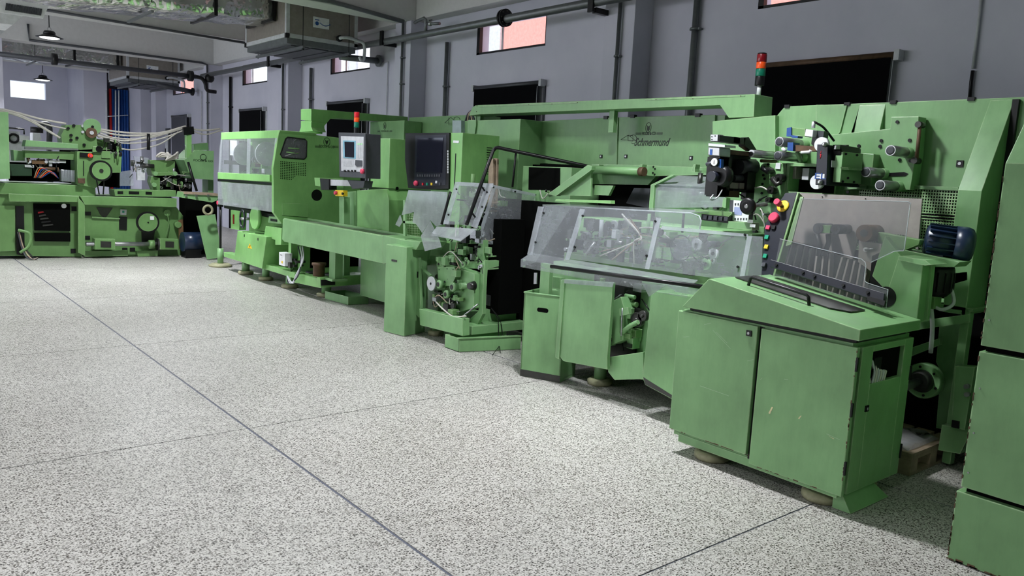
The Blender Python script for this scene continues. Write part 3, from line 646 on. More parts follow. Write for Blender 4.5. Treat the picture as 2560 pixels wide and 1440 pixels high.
# chips and scratches on the doors
for p, q_, s in (((1925, 1035), (1932, 1018), .010), ((1998, 1048), (2003, 1040), .007), ((2072, 1090), (2085, 1098), .006)):
    a, b_ = PX(FX-.0312, *p), PX(FX-.0312, *q_); M().poly([a, a+V((0, s, .002)), b_+V((0, s*.7, 0)), b_+V((0, -s*.3, .002))], (-.0004, 0, 0)).build('paint_chip', plain('bare_cream_primer', (214, 206, 160), .6), d2)
sc_ = M()
for a, b_ in (((1782, 826), (1826, 872)), ((1790, 830), (1818, 858)), ((1750, 965), (1822, 990)), ((1760, 812), (1778, 808)), ((1708, 843), (1722, 842)), ((1864, 930), (1866, 945)), ((1905, 946), (1900, 950)), ((2066, 1085), (2100, 1100)), ((1960, 948), (1970, 950)), ((1868, 903), (1884, 899))):
    a, b_ = PX(FX-.0312, *a), PX(FX-.0312, *b_); sc_.quad([a, a+V((0, 0, .0022)), b_+V((0, 0, .0016)), b_])
sc_.build('scratch', plain('pale_scratch', (170, 196, 160), .6), c, kind='stuff')
rs = M()
for k in range(26):
    y = random.uniform(1.83, 2.9); rs.box(FX-.0315, FX-.0300, y, y+random.uniform(.006, .03), (.10 if y < 2.36 else .145), (.10 if y < 2.36 else .145)+random.uniform(.002, .006))
for k in range(22):
    z = random.uniform(.12, .84); rs.box(FX-.0315, FX-.0295, 1.824, 1.824+random.uniform(.002, .007), z, z+random.uniform(.004, .02))
rs.build('rust_edge', IRON, c, kind='stuff')
# lid: polygon in YZ, extruded in X
zl = PX(3.715, 2151, 825).z
lid = M().poly([(3.715, 2.90, .895), (3.715, 2.725, 1.085), (3.715, 1.82, zl), (3.715, 1.82, .897)], (.66, 0, 0)).build('lid', SAGE, c, .004)
# near end: door frame, panel and opening with wires
ed = thing('x', 'x', 'x'); bpy.data.objects.remove(ed)
dr = M(); ya, yb_ = 1.838, 1.863
q0 = [PY(ya, 2181, 903), PY(ya, 2262, 870), PY(ya, 2257, 922), PY(ya, 2174, 965)]
xo0, xo1, zo0, zo1 = PY(ya, 2178, 930).x, PY(ya, 2258, 900).x, PY(ya, 2176, 960).z, PY(ya, 2182, 880).z
dr.box(3.80, xo0, ya, yb_, .09, .855); dr.box(xo1, 4.36, ya, yb_, .09, .855); dr.box(xo0, xo1, ya, yb_, .09, zo0); dr.box(xo0, xo1, ya, yb_, zo1, .855)
ed = dr.build('end_door', SAGE, c, .003)
M().box(xo0, xo1, 1.863, 1.8655, zo0, zo1).build('opening', MATTEBLACK, ed)
for k in range(6):
    x = xo0+.03+k*.025; M().tube(bez([(x, 1.856, zo1-.05-k*.02), (x+.02, 1.846, zo1-.12), (x-.01, 1.848, zo1-.2), (x-.03, 1.856, zo0+.02)], 5), .007, 6).build('wire', CABLE if k % 2 else GREY, ed)
M().box(xo0+.04, xo0+.12, 1.847, 1.862, zo1-.11, zo1-.04).build('connector', BLACK, ed)
latch(PY(ya-.001, 2166, 1021), (0, -1, 0), ed, .016)
for z in (.22, .66): M().box(4.352, 4.362, ya-.008, ya+.01, z-.04, z+.04).build('hinge', BLACK, ed)
# wedge shaped foot plate and feet
M().poly([(3.80, 1.86, .085), (3.80, 1.79, .004), (3.80, 1.90, .004), (3.80, 1.90, .085)], (.30, 0, 0)).build('wedge_foot', SAGE, c, .002)
bpy.data.objects.remove(bpy.data.objects['wedge_foot'])
w1 = M().loft([[V((3.79, 1.86, .10)), V((4.10, 1.86, .10)), V((4.10, 1.90, .10)), V((3.79, 1.90, .10))], [V((3.79, 1.80, .003)), V((4.20, 1.80, .003)), V((4.20, 1.90, .003)), V((3.79, 1.90, .003))]], True, False).build('wedge_foot', SAGE, c, .002)
foot((3.86, 2.70), .105, .09, c); foot((3.86, 1.995), .105, .09, c); foot((4.25, 2.7), .10, .09, c); foot((4.25, 2.0), .10, .09, c)
# lid handle
ln = V((0, -.16, .92)).normalized()
def lidp(x, y, dz=0): # point on lid top
    t_ = (2.725-y)/(2.725-1.82); return V((x, y, 1.085+(zl-1.085)*t_+dz))
M().tube([lidp(3.86, 2.56), lidp(3.86, 2.55, .045), lidp(3.86, 2.54, .052), lidp(3.86, 2.20, .052), lidp(3.86, 2.19, .045), lidp(3.86, 2.18)], .009, 8).build('handle', BLACK, c)
M().poly([lidp(3.93, 2.70, .003), lidp(3.93, 2.10, .003), lidp(4.0, 2.02, .003), lidp(4.15, 2.02, .003), lidp(4.15, 2.70, .003)], (0, 0, .006)).build('dark_tray', DKSTEEL, c)
M().box(3.714-.0015, 3.716, 1.83, 2.7, zl-.03, zl-.0295).build('x', BLACK, c); bpy.data.objects.remove(bpy.data.objects['x'])

# --- hopper unit standing on the lid: console, guards, plates, column
h = thing('hopper_unit', 'inclined hopper with smoked guards and grey board, standing behind the front cabinet lid', 'machine', (4.3, 2.4, .95))
T0, T1 = V((4.30, 0, 1.03)), V((4.56, 0, 1.60))   # tilted plane (x,z) trace
def tp(dx=0.0):
    n_ = V((T1.z-T0.z, 0, -(T1.x-T0.x))).normalized(); p0 = T0+n_*dx; return p0, n_
def ft(dx, d, pts):  # polygon on the tilted plane offset dx, thickness d
    p0, n_ = tp(dx); return M().poly([PN(p0, n_, *p) for p in pts], n_*d)
def PT(dx, x, y): p0, n_ = tp(dx); return PN(p0, n_, x, y)
# console
con = ft(.0, .06, [(1903, 686), (1912, 560), (1923, 543), (1963, 482), (1993, 480), (1930, 694)]).build('console', NAVY, h, .003)
fr_ = ft(-.006, .07, [(1930, 694), (1993, 480), (1997, 481), (1936, 691)]).build('frame_strip', OLIVE, h, .002)
nn = tp()[1]
def btn(p, s, mat, nm='push_button', r=None, L=.012, parent=con):
    q = PT(-.001, *p)
    if r: return M().lathe(q, -nn*L, [(0, r), (.7, r), (1, r*.8)], 24).build(nm, mat, parent)
    uy = V((0, 1, 0))*s; uz = nn.cross(V((0, 1, 0))).normalized()*s
    return M().poly([q-uy-uz, q+uy-uz, q+uy+uz, q-uy+uz], -nn*L).build(nm, mat, parent, .001)
yp = btn((1958, 516), 0, YELLOW, 'yellow_plate', .040, .008)
q = PT(-.01, 1955, 516); M().cyl(q, q-nn*.05, .012, n=14).build('switch_stem', BLACK, yp); M().cyl(q-nn*.035, q-nn*.075, .0195, n=20).build('emergency_stop', PINK, yp)
es = btn((1937, 546), 0, PINK, 'emergency_stop', .034, .03)
btn((1921, 570), .013, PINK); btn((1935, 570), .013, BLACK); btn((1918, 594), .013, GREENB); btn((1917, 618), .013, YELLOW); btn((1914, 641), .013, GREENB)
sw = btn((1912, 664), .013, DKGREY, 'selector_switch', L=.02)
# hinge plate with bolts between console and guard
hp = ft(.012, .012, [(1964, 615), (1998, 492), (2008, 492), (1978, 610)]).build('hinge_plate', OLIVE, h)
for p in ((1994, 500), (1981, 538), (1969, 575), (1965, 598)): q = PT(.01, *p); M().cyl(q, q-nn*.008, .009, n=8).build('bolt', BLACK, hp)
# grey board behind, in vertical plane a bit deeper
GB = 4.72
gb = M().poly([PX(GB, *p) for p in [(1992, 482), (2305, 497), (2294, 625), (2262, 588), (2150, 575), (2120, 690), (1950, 640)]], (.012, 0, 0)).build('grey_board', GREYSHEET, h)
for p in ((2056, 492), (2164, 497)): bolt(PX(GB, *p), (-1, 0, 0), .004, gb)
# lower vanes
vn = h
for k in range(17):
    x0_ = 1968+k*15.5; 
    if 8 <= k <= 8: continue
    a, b_ = PX(4.62, x0_, 602+k*4.6), PX(4.55, x0_-(8-(k % 9))*3-4, 690+k*5.2)
    M().poly([a, a+V((0, .012, 0)), b_+V((0, .008, 0)), b_], (.05, 0, 0)).build('vane', GREYSHEET, h)
M().poly([PX(4.66, *p) for p in [(1955, 595), (2175, 662), (2150, 750), (1925, 690)]], (.01, 0, 0)).build('backing_plate', DKSTEEL, h)
# arms / rollers behind upper guard
for p, r, L in (((2044, 571), .032, .1), ((2088, 573), .03, .1), ((2160, 583), .05, .10)):
    q = PX(4.55, *p); M().cyl(q, q+V((L+.05, 0, 0)), r, n=20).build('roller', IRON if r > .04 else DKGREY, h); M().cyl(q-V((.003, 0, 0)), q, r*.45, n=14).build('roller_hub', DKSTEEL, h)
M().box(PX(4.56, 2064, 570).x, 4.60, PX(4.56, 2075, 575).y, PX(4.56, 2052, 570).y, PX(4.56, 2060, 582).z, PX(4.56, 2060, 563).z).build('block', SAGE, h)
for pts in ([(2042, 585), (2050, 612), (2046, 640)], [(2070, 585), (2072, 605), (2060, 640)], [(2150, 600), (2158, 625), (2150, 655)]):
    M().tube([PX(4.6, *p) for p in pts], .016, 8).build('curved_arm', BLACK, h)
bp = M().poly([PX(4.58, *p) for p in [(2148, 600), (2204, 610), (2196, 665), (2180, 680), (2145, 655)]], (.02, 0, 0)).build('bracket_plate', GREYSHEET, h)
q = PX(4.56, 2163, 624); M().cyl(q, q+V((.03, 0, 0)), .013, n=12).build('knob', WHITE, h); M().cyl(q, q+V((-.02, -.06, .01)), .006, n=8).build('lever', STEEL, h)
M().poly([PX(4.62, *p) for p in [(2195, 580), (2300, 600), (2296, 612), (2190, 655)]], (.06, 0, 0)).build('olive_block', OLIVE, h, .002)
# clear guards
gu = ft(-.05, .006, [(2003, 497), (2274, 504), (2277, 510), (2261, 625), (2236, 628), (2177, 656), (1970, 598)]).build('upper_guard', SMOKE, h)
p0, n_ = tp(-.052); pts = [PN(p0, n_, *p) for p in [(2003, 497), (2270, 504), (2277, 508), (2275, 514), (2261, 622), (2258, 627), (2236, 628), (2177, 656)]]
M().tube(pts, 0.0024, 6).build('guard_edge', EDGE, gu)
gl = ft(-.075, .006, [(1950, 597), (2154, 650), (2165, 662), (2161, 700), (2166, 706), (2220, 724), (2215, 772), (1932, 690)]).build('lower_guard', SMOKE, h)
p0, n_ = tp(-.078); M().tube([PN(p0, n_, *p) for p in [(1950, 597), (2154, 648), (2163, 656), (2165, 664), (2161, 694), (2163, 704), (2170, 708), (2220, 724), (2215, 772)]], 0.0024, 6).build('guard_edge', EDGE, gl)
rl = ft(-.10, .02, [(1926, 648), (2212, 733), (2208, 757), (2180, 748), (1924, 666)]).build('black_rail', NAVY, h, .003)
for p in ((1942, 663), (2008, 682), (2037, 691), (2109, 714), (2170, 732)): q = PT(-.1, *p); M().cyl(q, q-nn*.01, .009, n=8).build('bolt', BLACK, rl)
ft(-.12, .02, [(2168, 740), (2213, 752), (2210, 765), (2166, 750)]).build('rail_end_block', BLACK, h)
# green upright column + half-round black opening
COLX = 4.42
col = M().poly([PX(COLX, *p) for p in [(2203, 770), (2214, 740), (2245, 645), (2308, 655), (2292, 808), (2240, 805)]], (.16, 0, 0)).build('column', SAGE, h, .004)
q = PX(COLX-.002, 2214, 742); M().lathe(q, (.006, 0, 0), [(0, .058), (1, .058)], 28).build('opening', BLACK, col)
M().poly([PX(COLX+.04, *p) for p in [(2180, 690), (2212, 590), (2252, 640), (2222, 735)]], (.05, 0, 0)).build('side_plate', SAGE, h, .003)
M().poly([PX(4.5, *p) for p in [(2308, 655), (2330, 662), (2318, 800), (2292, 808)]], (.03, 0, 0)).build('flange', SAGE, h)
M().poly([PX(4.40, *p) for p in [(2246, 640), (2312, 650), (2328, 662), (2312, 664), (2246, 650)]], (.2, 0, 0)).build('cap', SAGE, h)
M().poly([PX(4.55, *p) for p in [(2200, 735), (2225, 620), (2180, 640), (2172, 730)]], (.05, 0, 0)).build('dark_gap', BLACK, h)
# motor
mo = thing('electric_motor', 'dark blue finned electric motor on a green bracket, right of the hopper', 'motor', PX(4.7, 2340, 605))
a, b_ = PX(4.75, 2302, 588), PX(4.55, 2405, 612)
ax = (PY(2.05, 2402, 610)-PY(2.12, 2318, 590)); 
m0 = PX(4.70, 2312, 600); ax = V((.11, -.215, -.02)); 
M().lathe(m0, ax*.62, [(0, .07), (.05, .088), (1, .088)], 28).build('motor_body', BLUEM, mo)
u = ax.normalized(); s1 = u.cross(V((0, 0, 1))).normalized(); s2 = s1.cross(u)
for k in range(18):
    an = k*2*math.pi/18; rr = s1*math.cos(an)+s2*math.sin(an); tt = u.cross(rr)*.003
    p_ = m0+ax*.05+rr*.08
    M().poly([p_-tt, p_+tt, p_+tt+rr*.022, p_-tt+rr*.022], ax*.55).build('cooling_fin', BLUEM, mo)
M().lathe(m0+ax*.6, ax*.42, [(0, .104), (.6, .106), (.85, .096), (1, .070)], 28).build('fan_cowl', BLUEM, mo)
M().box(m0.x-.03, m0.x+.10, m0.y-.12, m0.y-.02, m0.z-.125, m0.z-.075).build('terminal_box', BLUEM, mo)
ms = thing('gearbox', 'black gear motor hanging below the blue electric motor', 'motor', PX(4.6, 2340, 690))
M().poly([PX(4.62, *p) for p in [(2235, 628), (2250, 622), (2400, 655), (2385, 668), (2320, 668)]], (.16, 0, 0)).build('mounting_bracket', SAGE, ms, .002)
g0 = PX(4.72, 2345, 665)
M().lathe(g0, (0, 0, -.17), [(0, .085), (.1, .09), (.8, .09), (1, .06)], 24).build('gear_housing', BLACK, ms)
for k in range(14):
    an = k*math.pi/7; M().box(g0.x+.09*math.cos(an)-.004, g0.x+.09*math.cos(an)+.004, g0.y+.09*math.sin(an)-.004, g0.y+.09*math.sin(an)+.004, g0.z-.14, g0.z-.03).build('cooling_fin', BLACK, ms)
M().box(g0.x-.06, g0.x+.03, g0.y-.03, g0.y+.06, g0.z-.24, g0.z-.17).build('foot_block', OLIVE, ms)
M().tube(bez([g0+V((-.03, 0, -.22)), g0+V((-.02, -.02, -.35)), g0+V((0, -.02, -.5))], 5), .013, 8).build('flexible_hose', GREY, ms)
M().tube(bez([g0+V((.02, -.08, -.12)), g0+V((.02, -.10, -.2)), g0+V((-.02, -.06, -.24)), g0+V((-.03, 0, -.22))], 5), .010, 8).build('flexible_hose', GREY, ms)
# ================================================================ MIDDLE MACHINES
def gear(c, ax, r, L, mat, parent, nm='gear', hub=True, teeth=0):
    c = V(c); a = V(ax).normalized()
    o = M().lathe(c, a*L, [(0, r*.94), (.15, r), (.85, r), (1, r*.94)], 28).build(nm, mat, parent)
    if hub:
        M().lathe(c-a*L*.35, a*L*.5, [(0, r*.28), (.8, r*.36), (1, r*.36)], 18).build('hub', DKSTEEL, o)
    return o
def clutter(parent, b0, b1, n, seed, mats=None, cab=3, s=1.0):
    """small linkages, brackets, shafts and hoses filling a machine's working space"""
    rnd = random.Random(seed); mats = mats or [SAGE, SAGE, DKSTEEL, STEEL, BLACK, OLIVE]
    P_ = lambda: V([rnd.uniform(b0[i], b1[i]) for i in range(3)])
    for k in range(n):
        p = P_(); m_ = rnd.choice(mats); kd = rnd.random()
        if kd < .34:
            a, b_, c_ = [rnd.uniform(.012, .055)*s for _ in range(3)]
            M().box(p.x-a, p.x+a, p.y-b_, p.y+b_, p.z-c_, p.z+c_).build('bracket', m_, parent, .0015)
        elif kd < .56:
            r = rnd.uniform(.008, .03)*s; ax = rnd.choice([(1, 0, 0), (0, 1, 0), (0, 0, 1)])
            M().cyl(p, p+V(ax)*rnd.uniform(.05, .2)*s, r, n=12).build('shaft', m_, parent)
        elif kd < .76:
            gear(p, (1, 0, 0), rnd.uniform(.022, .05)*s, .02, m_, parent)
        else:
            q = p+V((rnd.uniform(-.05, .05), rnd.uniform(-.15, .15), rnd.uniform(-.12, .12)))*s
            M().tube([p, q], .006*s, 6).build('link_rod', rnd.choice([STEEL, DKSTEEL, BLACK]), parent)
    for k in range(cab):
        p = P_(); q = P_(); mid = (p+q)/2+V((-.02, 0, rnd.uniform(-.1, .12)))
        M().tube(bez([p, mid, q], 6), .005, 5).build('hose', rnd.choice([CABLE, TAN, BLACK]), parent)

# --- hooded machine (M4)
h4 = thing('hooded_machine', 'green machine under a long dusty clear hood with a black bar handle', 'machine', (4.2, 4.0, 0))
M().box(4.42, 5.2, 3.05, 4.80, .16, .93).build('body', SAGE, h4, .004)
M().box(4.52, 5.0, 3.1, 4.78, .93, 1.0).build('bed', OLIVE, h4)
M().box(4.66, 5.0, 3.1, 4.78, 1.0, 1.30).build('rear_housing', SAGE, h4, .003)
S0, S1 = V((4.14, 0, 1.005)), V((4.27, 0, 1.40))
sn = V((S1.z-S0.z, 0, -(S1.x-S0.x))).normalized()
def hs(dx, d, pts, s0=S0, s1=S1):
    n_ = V((s1.z-s0.z, 0, -(s1.x-s0.x))).normalized(); return M().poly([PN(s0+n_*dx, n_, *p) for p in pts], n_*d)
def HP(dx, x, y, s0=S0): n_ = sn; return PN(s0+n_*dx, n_, x, y)
sh1 = hs(0, .005, [(1327, 634), (1357, 513), (1728, 533), (1752, 547), (1749, 574), (1640, 563), (1612, 672)]).build('clear_hood', CLEAR, h4)
sh2 = hs(0, .005, [(1613, 671), (1641, 566), (1907, 592), (1903, 698), (1800, 697)]).build('clear_hood', CLEAR, h4)
for a, b_, w_ in (((1345, 516), (1318, 636), 10), ((1450, 522), (1412, 648), 9), ((1641, 545), (1612, 672), 9), ((1868, 590), (1848, 700), 9)):
    hs(-.006, .006, [(a[0], a[1]), (a[0]+w_*1.3, a[1]+1), (b_[0]+w_*1.2, b_[1]+1), (b_[0], b_[1])]).build('joint_strip', HAZY, h4)
hs(-.006, .005, [(1655, 565), (1870, 585), (1870, 592), (1652, 573)]).build('joint_strip', HAZY, h4)
top_a, top_b = HP(0, 1357, 513), HP(0, 1728, 533)
M().poly([top_a, top_b, top_b+V((.30, 0, .012)), top_a+V((.30, 0, .012))], (0, 0, .005)).build('hood_top', HAZY, h4)
M().tube([top_a, top_b, HP(0, 1748, 540), HP(0, 1753, 552), HP(0, 1749, 574)], .005, 6).build('hood_edge', EDGE, h4)
ya, yb_ = HP(0, 1327, 634).y, 3.12
M().poly([(S0.x, ya, S0.z), (S0.x-.10, ya, S0.z-.05), (S0.x-.10, ya, S0.z-.11), (S0.x-.094, ya, S0.z-.11), (S0.x-.094, ya, S0.z-.053), (S0.x+.004, ya, S0.z-.004)], (0, yb_-ya, 0)).build('hood_lip', CLEAR, h4)
M().poly([(S0.x, ya, S0.z), (S0.x-.10, ya, S0.z-.05), (S0.x-.10, ya, S0.z-.11), (S0.x+.05, ya, S0.z-.08), (S1.x+.3, ya, S1.z), (S1.x, ya, S1.z-.01)], (0, .004, 0)).build('hood_end', CLEAR, h4)
br = M().cyl((S0.x-.125, PX(S0.x-.125, 1378, 666).y, PX(S0.x-.125, 1378, 666).z), PX(S0.x-.125, 1792, 722), .014, n=12).build('bar_handle', BLACK, h4)
for x_ in (1400, 1520, 1700): q = PX(S0.x-.125, x_, 666+(x_-1378)*.135); M().cyl(q, q+V((.03, 0, 0)), .008, n=8).build('handle_post', BLACK, h4)
for p in ((1360, 533), (1458, 540), (1640, 554), (1438, 618), (1340, 606), (1618, 640), (1864, 588), (1846, 668), (1325, 660)):
    q = HP(-.004, *p); M().cyl(q, q-sn*.012, .008, n=8).build('screw', BLACK, h4)
# broken flap of acrylic under the lip
M().poly([PX(4.03, *p) for p in [(1607, 710), (1665, 712), (1622, 742)]], (.004, 0, 0)).build('broken_flap', HAZY, h4)
M().poly([PX(4.03, *p) for p in [(1665, 712), (1775, 726), (1760, 742), (1690, 730)]], (.004, 0, 0)).build('broken_flap', HAZY, h4)
# contents
clutter(h4, (4.38, 3.25, 1.02), (4.62, 4.72, 1.28), 110, 5, mats=[SAGE, DKSTEEL, STEEL, BLACK, GREY, NAVY], cab=10, s=.85)
wq = PX(4.36, 1703, 620)
M().lathe(wq, (.012, 0, 0), [(0, .085), (1, .085)], 36).build('disc_guard', CLEAR, h4); M().tube([wq+V((-.004, .088*math.cos(k*math.pi/18), .088*math.sin(k*math.pi/18))) for k in range(36)], .004, 6, True).build('disc_rim', NAVY, h4)
gear(wq+V((.02, 0, 0)), (1, 0, 0), .06, .02, NAVY, h4, 'wheel')
for k in range(5):
    M().box(4.36, 4.42, PX(4.36, 1460, 600).y-.11, PX(4.36, 1460, 600).y, 1.04+k*.022, 1.055+k*.022).build('slat', DKSTEEL, h4)
cb = PX(4.34, 1602, 590)
for k, (p, q_) in enumerate((((1555, 535), (1500, 640)), ((1570, 548), (1530, 650)), ((1560, 545), (1585, 660)), ((1575, 545), (1600, 600)))):
    M().tube(bez([PX(4.4, *p), cb, cb+V((0, .06, -.05)), PX(4.38, *q_)], 6), .006, 6).build('hose', (CABLE, TAN, CABLE, IRON)[k], h4)
M().tube([PX(4.3, 1465, 635), PX(4.34, 1487, 605)], .010, 8).build('rod', STEEL, h4)
# front panels
dr = M().poly([PX(4.15, *p) for p in [(1411, 697), (1532, 707), (1518, 895), (1518, 924), (1408, 903), (1397, 888)]], (.03, 0, 0)).build('door', SAGE, h4, .003)
M().poly([PX(4.14, *p) for p in [(1402, 700), (1411, 700), (1397, 898), (1388, 893)]], (.03, 0, 0)).build('door_post', SAGE, h4)
M().poly([PX(4.14, *p) for p in [(1404, 698), (1533, 705), (1530, 718), (1408, 708)]], (.008, 0, 0)).build('clear_strip', HAZY, h4)
pn = M().poly([PX(4.12, *p) for p in [(1628, 727), (1790, 748), (1770, 1020), (1688, 1003), (1612, 962), (1606, 942)]], (.5, 0, 0)).build('side_panel', SAGE, h4, .004)
M().poly([PX(4.118, *p) for p in [(1608, 943), (1613, 961), (1688, 1001), (1688, 993)]], (.004, 0, 0)).build('dirty_edge', DKSTEEL, pn)
# exposed drive between the panels
M().box(4.40, 4.419, 3.83, 4.30, .2, .9).build('back_plate', DKSTEEL, h4)
M().poly([PX(4.25, *p) for p in [(1527, 755), (1552, 742), (1560, 770), (1558, 850), (1530, 862)]], (.1, 0, 0)).build('gear_case', SAGE, h4, .003)
for p, r in (((1540, 820), .05), ((1590, 800), .055), ((1605, 790), .04)):
    gear(PX(4.28, *p), (1, 0, 0), r, .04, DKSTEEL, h4)
M().tube([PX(4.24, 1553, 833), PX(4.24, 1575, 815), PX(4.24, 1595, 805)], .018, 8).build('crank', SAGE, h4)
M().tube([PX(4.22, 1553, 840), PX(4.22, 1556, 770)], .007, 6).build('link_rod', STEEL, h4)
M().poly([PX(4.22, *p) for p in [(1547, 772), (1570, 768), (1572, 785), (1550, 790)]], (.03, 0, 0)).build('bearing_block', SAGE, h4)
clutter(h4, (4.27, 3.78, .40), (4.38, 4.12, .88), 46, 9, mats=[SAGE, SAGE, SAGE, OLIVE, DKSTEEL, BLACK, STEEL], cab=3, s=.75)
M().poly([PX(4.22, *p) for p in [(1520, 893), (1608, 880), (1608, 948), (1536, 950), (1520, 930)]], (.25, 0, 0)).build('base', SAGE, h4, .003)
foot((PZ(0, 1488, 962).x+.05, PZ(0, 1488, 962).y), .10, .2, h4); foot((4.6, 3.3), .1, .16, h4); foot((4.9, 4.6), .1, .16, h4)
M().box(4.2, 4.24, PX(4.2, 1350, 800).y-.08, PX(4.2, 1350, 700).y, .55, .93).build('latch_post', SAGE, h4)
M().poly([PX(4.19, *p) for p in [(1335, 682), (1342, 682), (1341, 710), (1334, 710)]], (.01, 0, 0)).build('toggle_latch', STEEL, h4)
M().poly([PX(4.3, *p) for p in [(1362, 690), (1400, 694), (1400, 722), (1362, 718)]], (.05, 0, 0)).build('crossbar', SAGE, h4)
# --- bin
B = [PZ(0, 1300, 940), PZ(0, 1399, 958), None]; d1_ = (B[1]-B[0]); nrm = V((-d1_.y, d1_.x, 0)).normalized()
B2 = B[1]+nrm*.30; B3 = B[0]+nrm*.30; zb = vz = .69
bn = thing('waste_bin', 'open topped scratched green metal bin with hand slot, beside the hooded machine', 'bin', (B[0].x, B[0].y, 0))
def wallq(a, b_, z0, z1, tk):
    d_ = (b_-a).normalized(); n_ = V((-d_.y, d_.x, 0))*tk; return [a, b_, b_+n_, a+n_], z0, z1
for i, (a, b_) in enumerate(((B[0], B[1]), (B[1], B2), (B2, B3), (B3, B[0]))):
    q, z0, z1 = wallq(a, b_, .003, zb, .012)
    sd_ = M().poly([V((p.x, p.y, z0)) for p in q], (0, 0, z1-z0)).build('side', SAGE, bn)
    if i == 0:
        u = d1_.normalized(); L_ = d1_.length; no_ = V((-u.y, u.x, 0))*-.0012; zc = .565; pts_ = []
        for an in range(16):
            t_ = an*math.pi/8; cx_ = L_*.48+(L_*.09 if math.cos(t_) > 0 else -L_*.09); pts_.append(a+u*(cx_+.018*math.cos(t_))+V((0, 0, zc+.018*math.sin(t_)))+no_)
        M().poly(pts_, -no_*.8).build('hand_slot', MATTEBLACK, sd_)
M().poly([V((p.x, p.y, .02)) for p in (B[0], B[1], B2, B3)], (0, 0, .01)).build('bottom', SAGE, bn)
e1 = M()
for a, b_ in ((B[0], B[1]), (B[1], B2), (B2, B3), (B3, B[0])): e1.tube([a+V((0, 0, zb)), b_+V((0, 0, zb))], .008, 6)
e1.build('rolled_rim', SAGE, bn)
q, _, _ = wallq(B[0]-V((nrm.x, nrm.y, 0))*.001, B[1]-V((nrm.x, nrm.y, 0))*.001, 0, 0, .0005); M().poly([V((p.x, p.y, .004)) for p in q], (0, 0, .055)).build('scuff_band', DKSTEEL, bn)

# --- splicing head (dark unit on tall green plate)
spz = thing('support_column', 'green drilled plate and column carrying the dark splicing head above the hooded machine', 'machine', (5.0, 3.2, 1.0))
fp = M().poly([PX(4.95, *p) for p in [(1883, 432), (1908, 408), (1965, 408), (1962, 500), (1935, 555), (1905, 640), (1870, 640), (1880, 560)]], (.06, 0, 0)).build('front_plate', SAGE, spz, .003)
for p in ((1921, 411), (1911, 418), (1926, 420), (1909, 438), (1912, 447), (1907, 460), (1905, 483), (1900, 500), (1893, 510), (1930, 560), (1915, 570), (1900, 590)): bolt(PX(4.95, *p), (-1, 0, 0), .009, fp)
M().box(5.01, 5.30, PX(5.1, 1965, 450).y-.02, PX(5.1, 1885, 450).y, .93, PX(4.95, 1920, 408).z-.02).build('housing', SAGE, spz, .003)
M().poly([PX(4.94, *p) for p in [(1940, 407), (1952, 407), (1950, 423), (1938, 422)]], (.004, 0, 0)).build('label_plate', WHITE, spz)
# knobs and clamps on the plate
for p, r in (((1918, 426), .022), ((1945, 445), .03), ((1925, 475), .028), ((1918, 500), .02)):
    gear(PX(4.88, *p), (1, 0, 0), r, .06, DKSTEEL, fp, 'clamp')
M().tube([PX(4.86, 1905, 420), PX(4.86, 1922, 432)], .016, 8).build('lever', BLACK, fp); M().tube([PX(4.86, 1930, 445), PX(4.86, 1942, 462), PX(4.86, 1952, 455)], .018, 8).build('toggle', DKSTEEL, fp)
M().tube(bez([PX(4.87, 1887, 470), PX(4.87, 1905, 468), PX(4.87, 1918, 475)], 5), .006, 6).build('hose', CABLE, fp)
M().tube(bez([PX(4.87, 1918, 490), PX(4.87, 1900, 500), PX(4.87, 1884, 520), PX(4.87, 1890, 550)], 5), .005, 6).build('hose', BLACK, fp)
clutter(fp, (4.82, PX(4.9, 1930, 560).y, 1.25), (4.92, PX(4.9, 1875, 560).y, 1.5), 14, 21, cab=3, s=.7)
# open box to the right, dark inside
ob_ = M(); x0_, x1_ = 4.95, 5.12
oy0, oy1 = PX(4.95, 2060, 440).y, PX(4.95, 1965, 440).y; oz0, oz1 = PX(4.95, 1990, 487).z, PX(4.95, 1990, 408).z
ob_.box(x0_, x1_, oy0, oy1, oz1-.02, oz1); ob_.box(x0_, x1_, oy0, oy1, oz0, oz0+.02); ob_.box(x0_, x1_, oy1-.02, oy1, oz0+.02, oz1-.02); ob_.box(5.10, x1_, oy0, oy1-.02, oz0+.02, oz1-.02)
ob_.build('open_box', SAGE, spz)
M().box(5.09, 5.099, oy0, oy1-.02, oz0+.02, oz1-.02).build('dark_back', MATTEBLACK, spz)
for p, m_ in (((1980, 432), GREYSHEET), ((2012, 435), GREY)): q = PX(5.0, *p); M().box(q.x, q.x+.08, q.y-.03, q.y+.02, q.z-.04, q.z+.04).build('valve_block', m_, spz, .002)
# splicing head
sh = thing('splicing_head', 'black splicing head with grey rollers, silver valve and white gauge', 'machine', (4.5, 3.4, 1.7))
hx0 = 4.45
ya_ = PX(hx0, 1800, 400).y; yb_ = PX(hx0, 1772, 400).y
zt_, zb_ = PX(hx0, 1785, 372).z, PX(hx0, 1785, 492).z
M().box(hx0, hx0+.10, ya_, yb_, zb_, zt_).build('front_plate', BLACK, sh, .003)
M().box(hx0+.10, 4.90, yb_-.02, yb_, zb_+.05, zt_).build('rear_plate', BLACK, sh)
def bxy(c, x0, y0, x1, y1, d):  # rectangle of pixels on plane Y=c -> box depth d
    a, b_ = PY(c, x0, y0), PY(c, x1, y1); return M().box(min(a.x, b_.x), max(a.x, b_.x), c, c+d, min(a.z, b_.z), max(a.z, b_.z))
cs = ya_
bxy(cs, 1800, 372, 1890, 392, .08).build('top_bar', IRON, sh)
bxy(cs, 1800, 338, 1850, 360, .07).build('cylinder_block', BLACK, sh, .003); bxy(cs, 1835, 342, 1862, 362, .06).build('silver_block', DKSTEEL, sh)
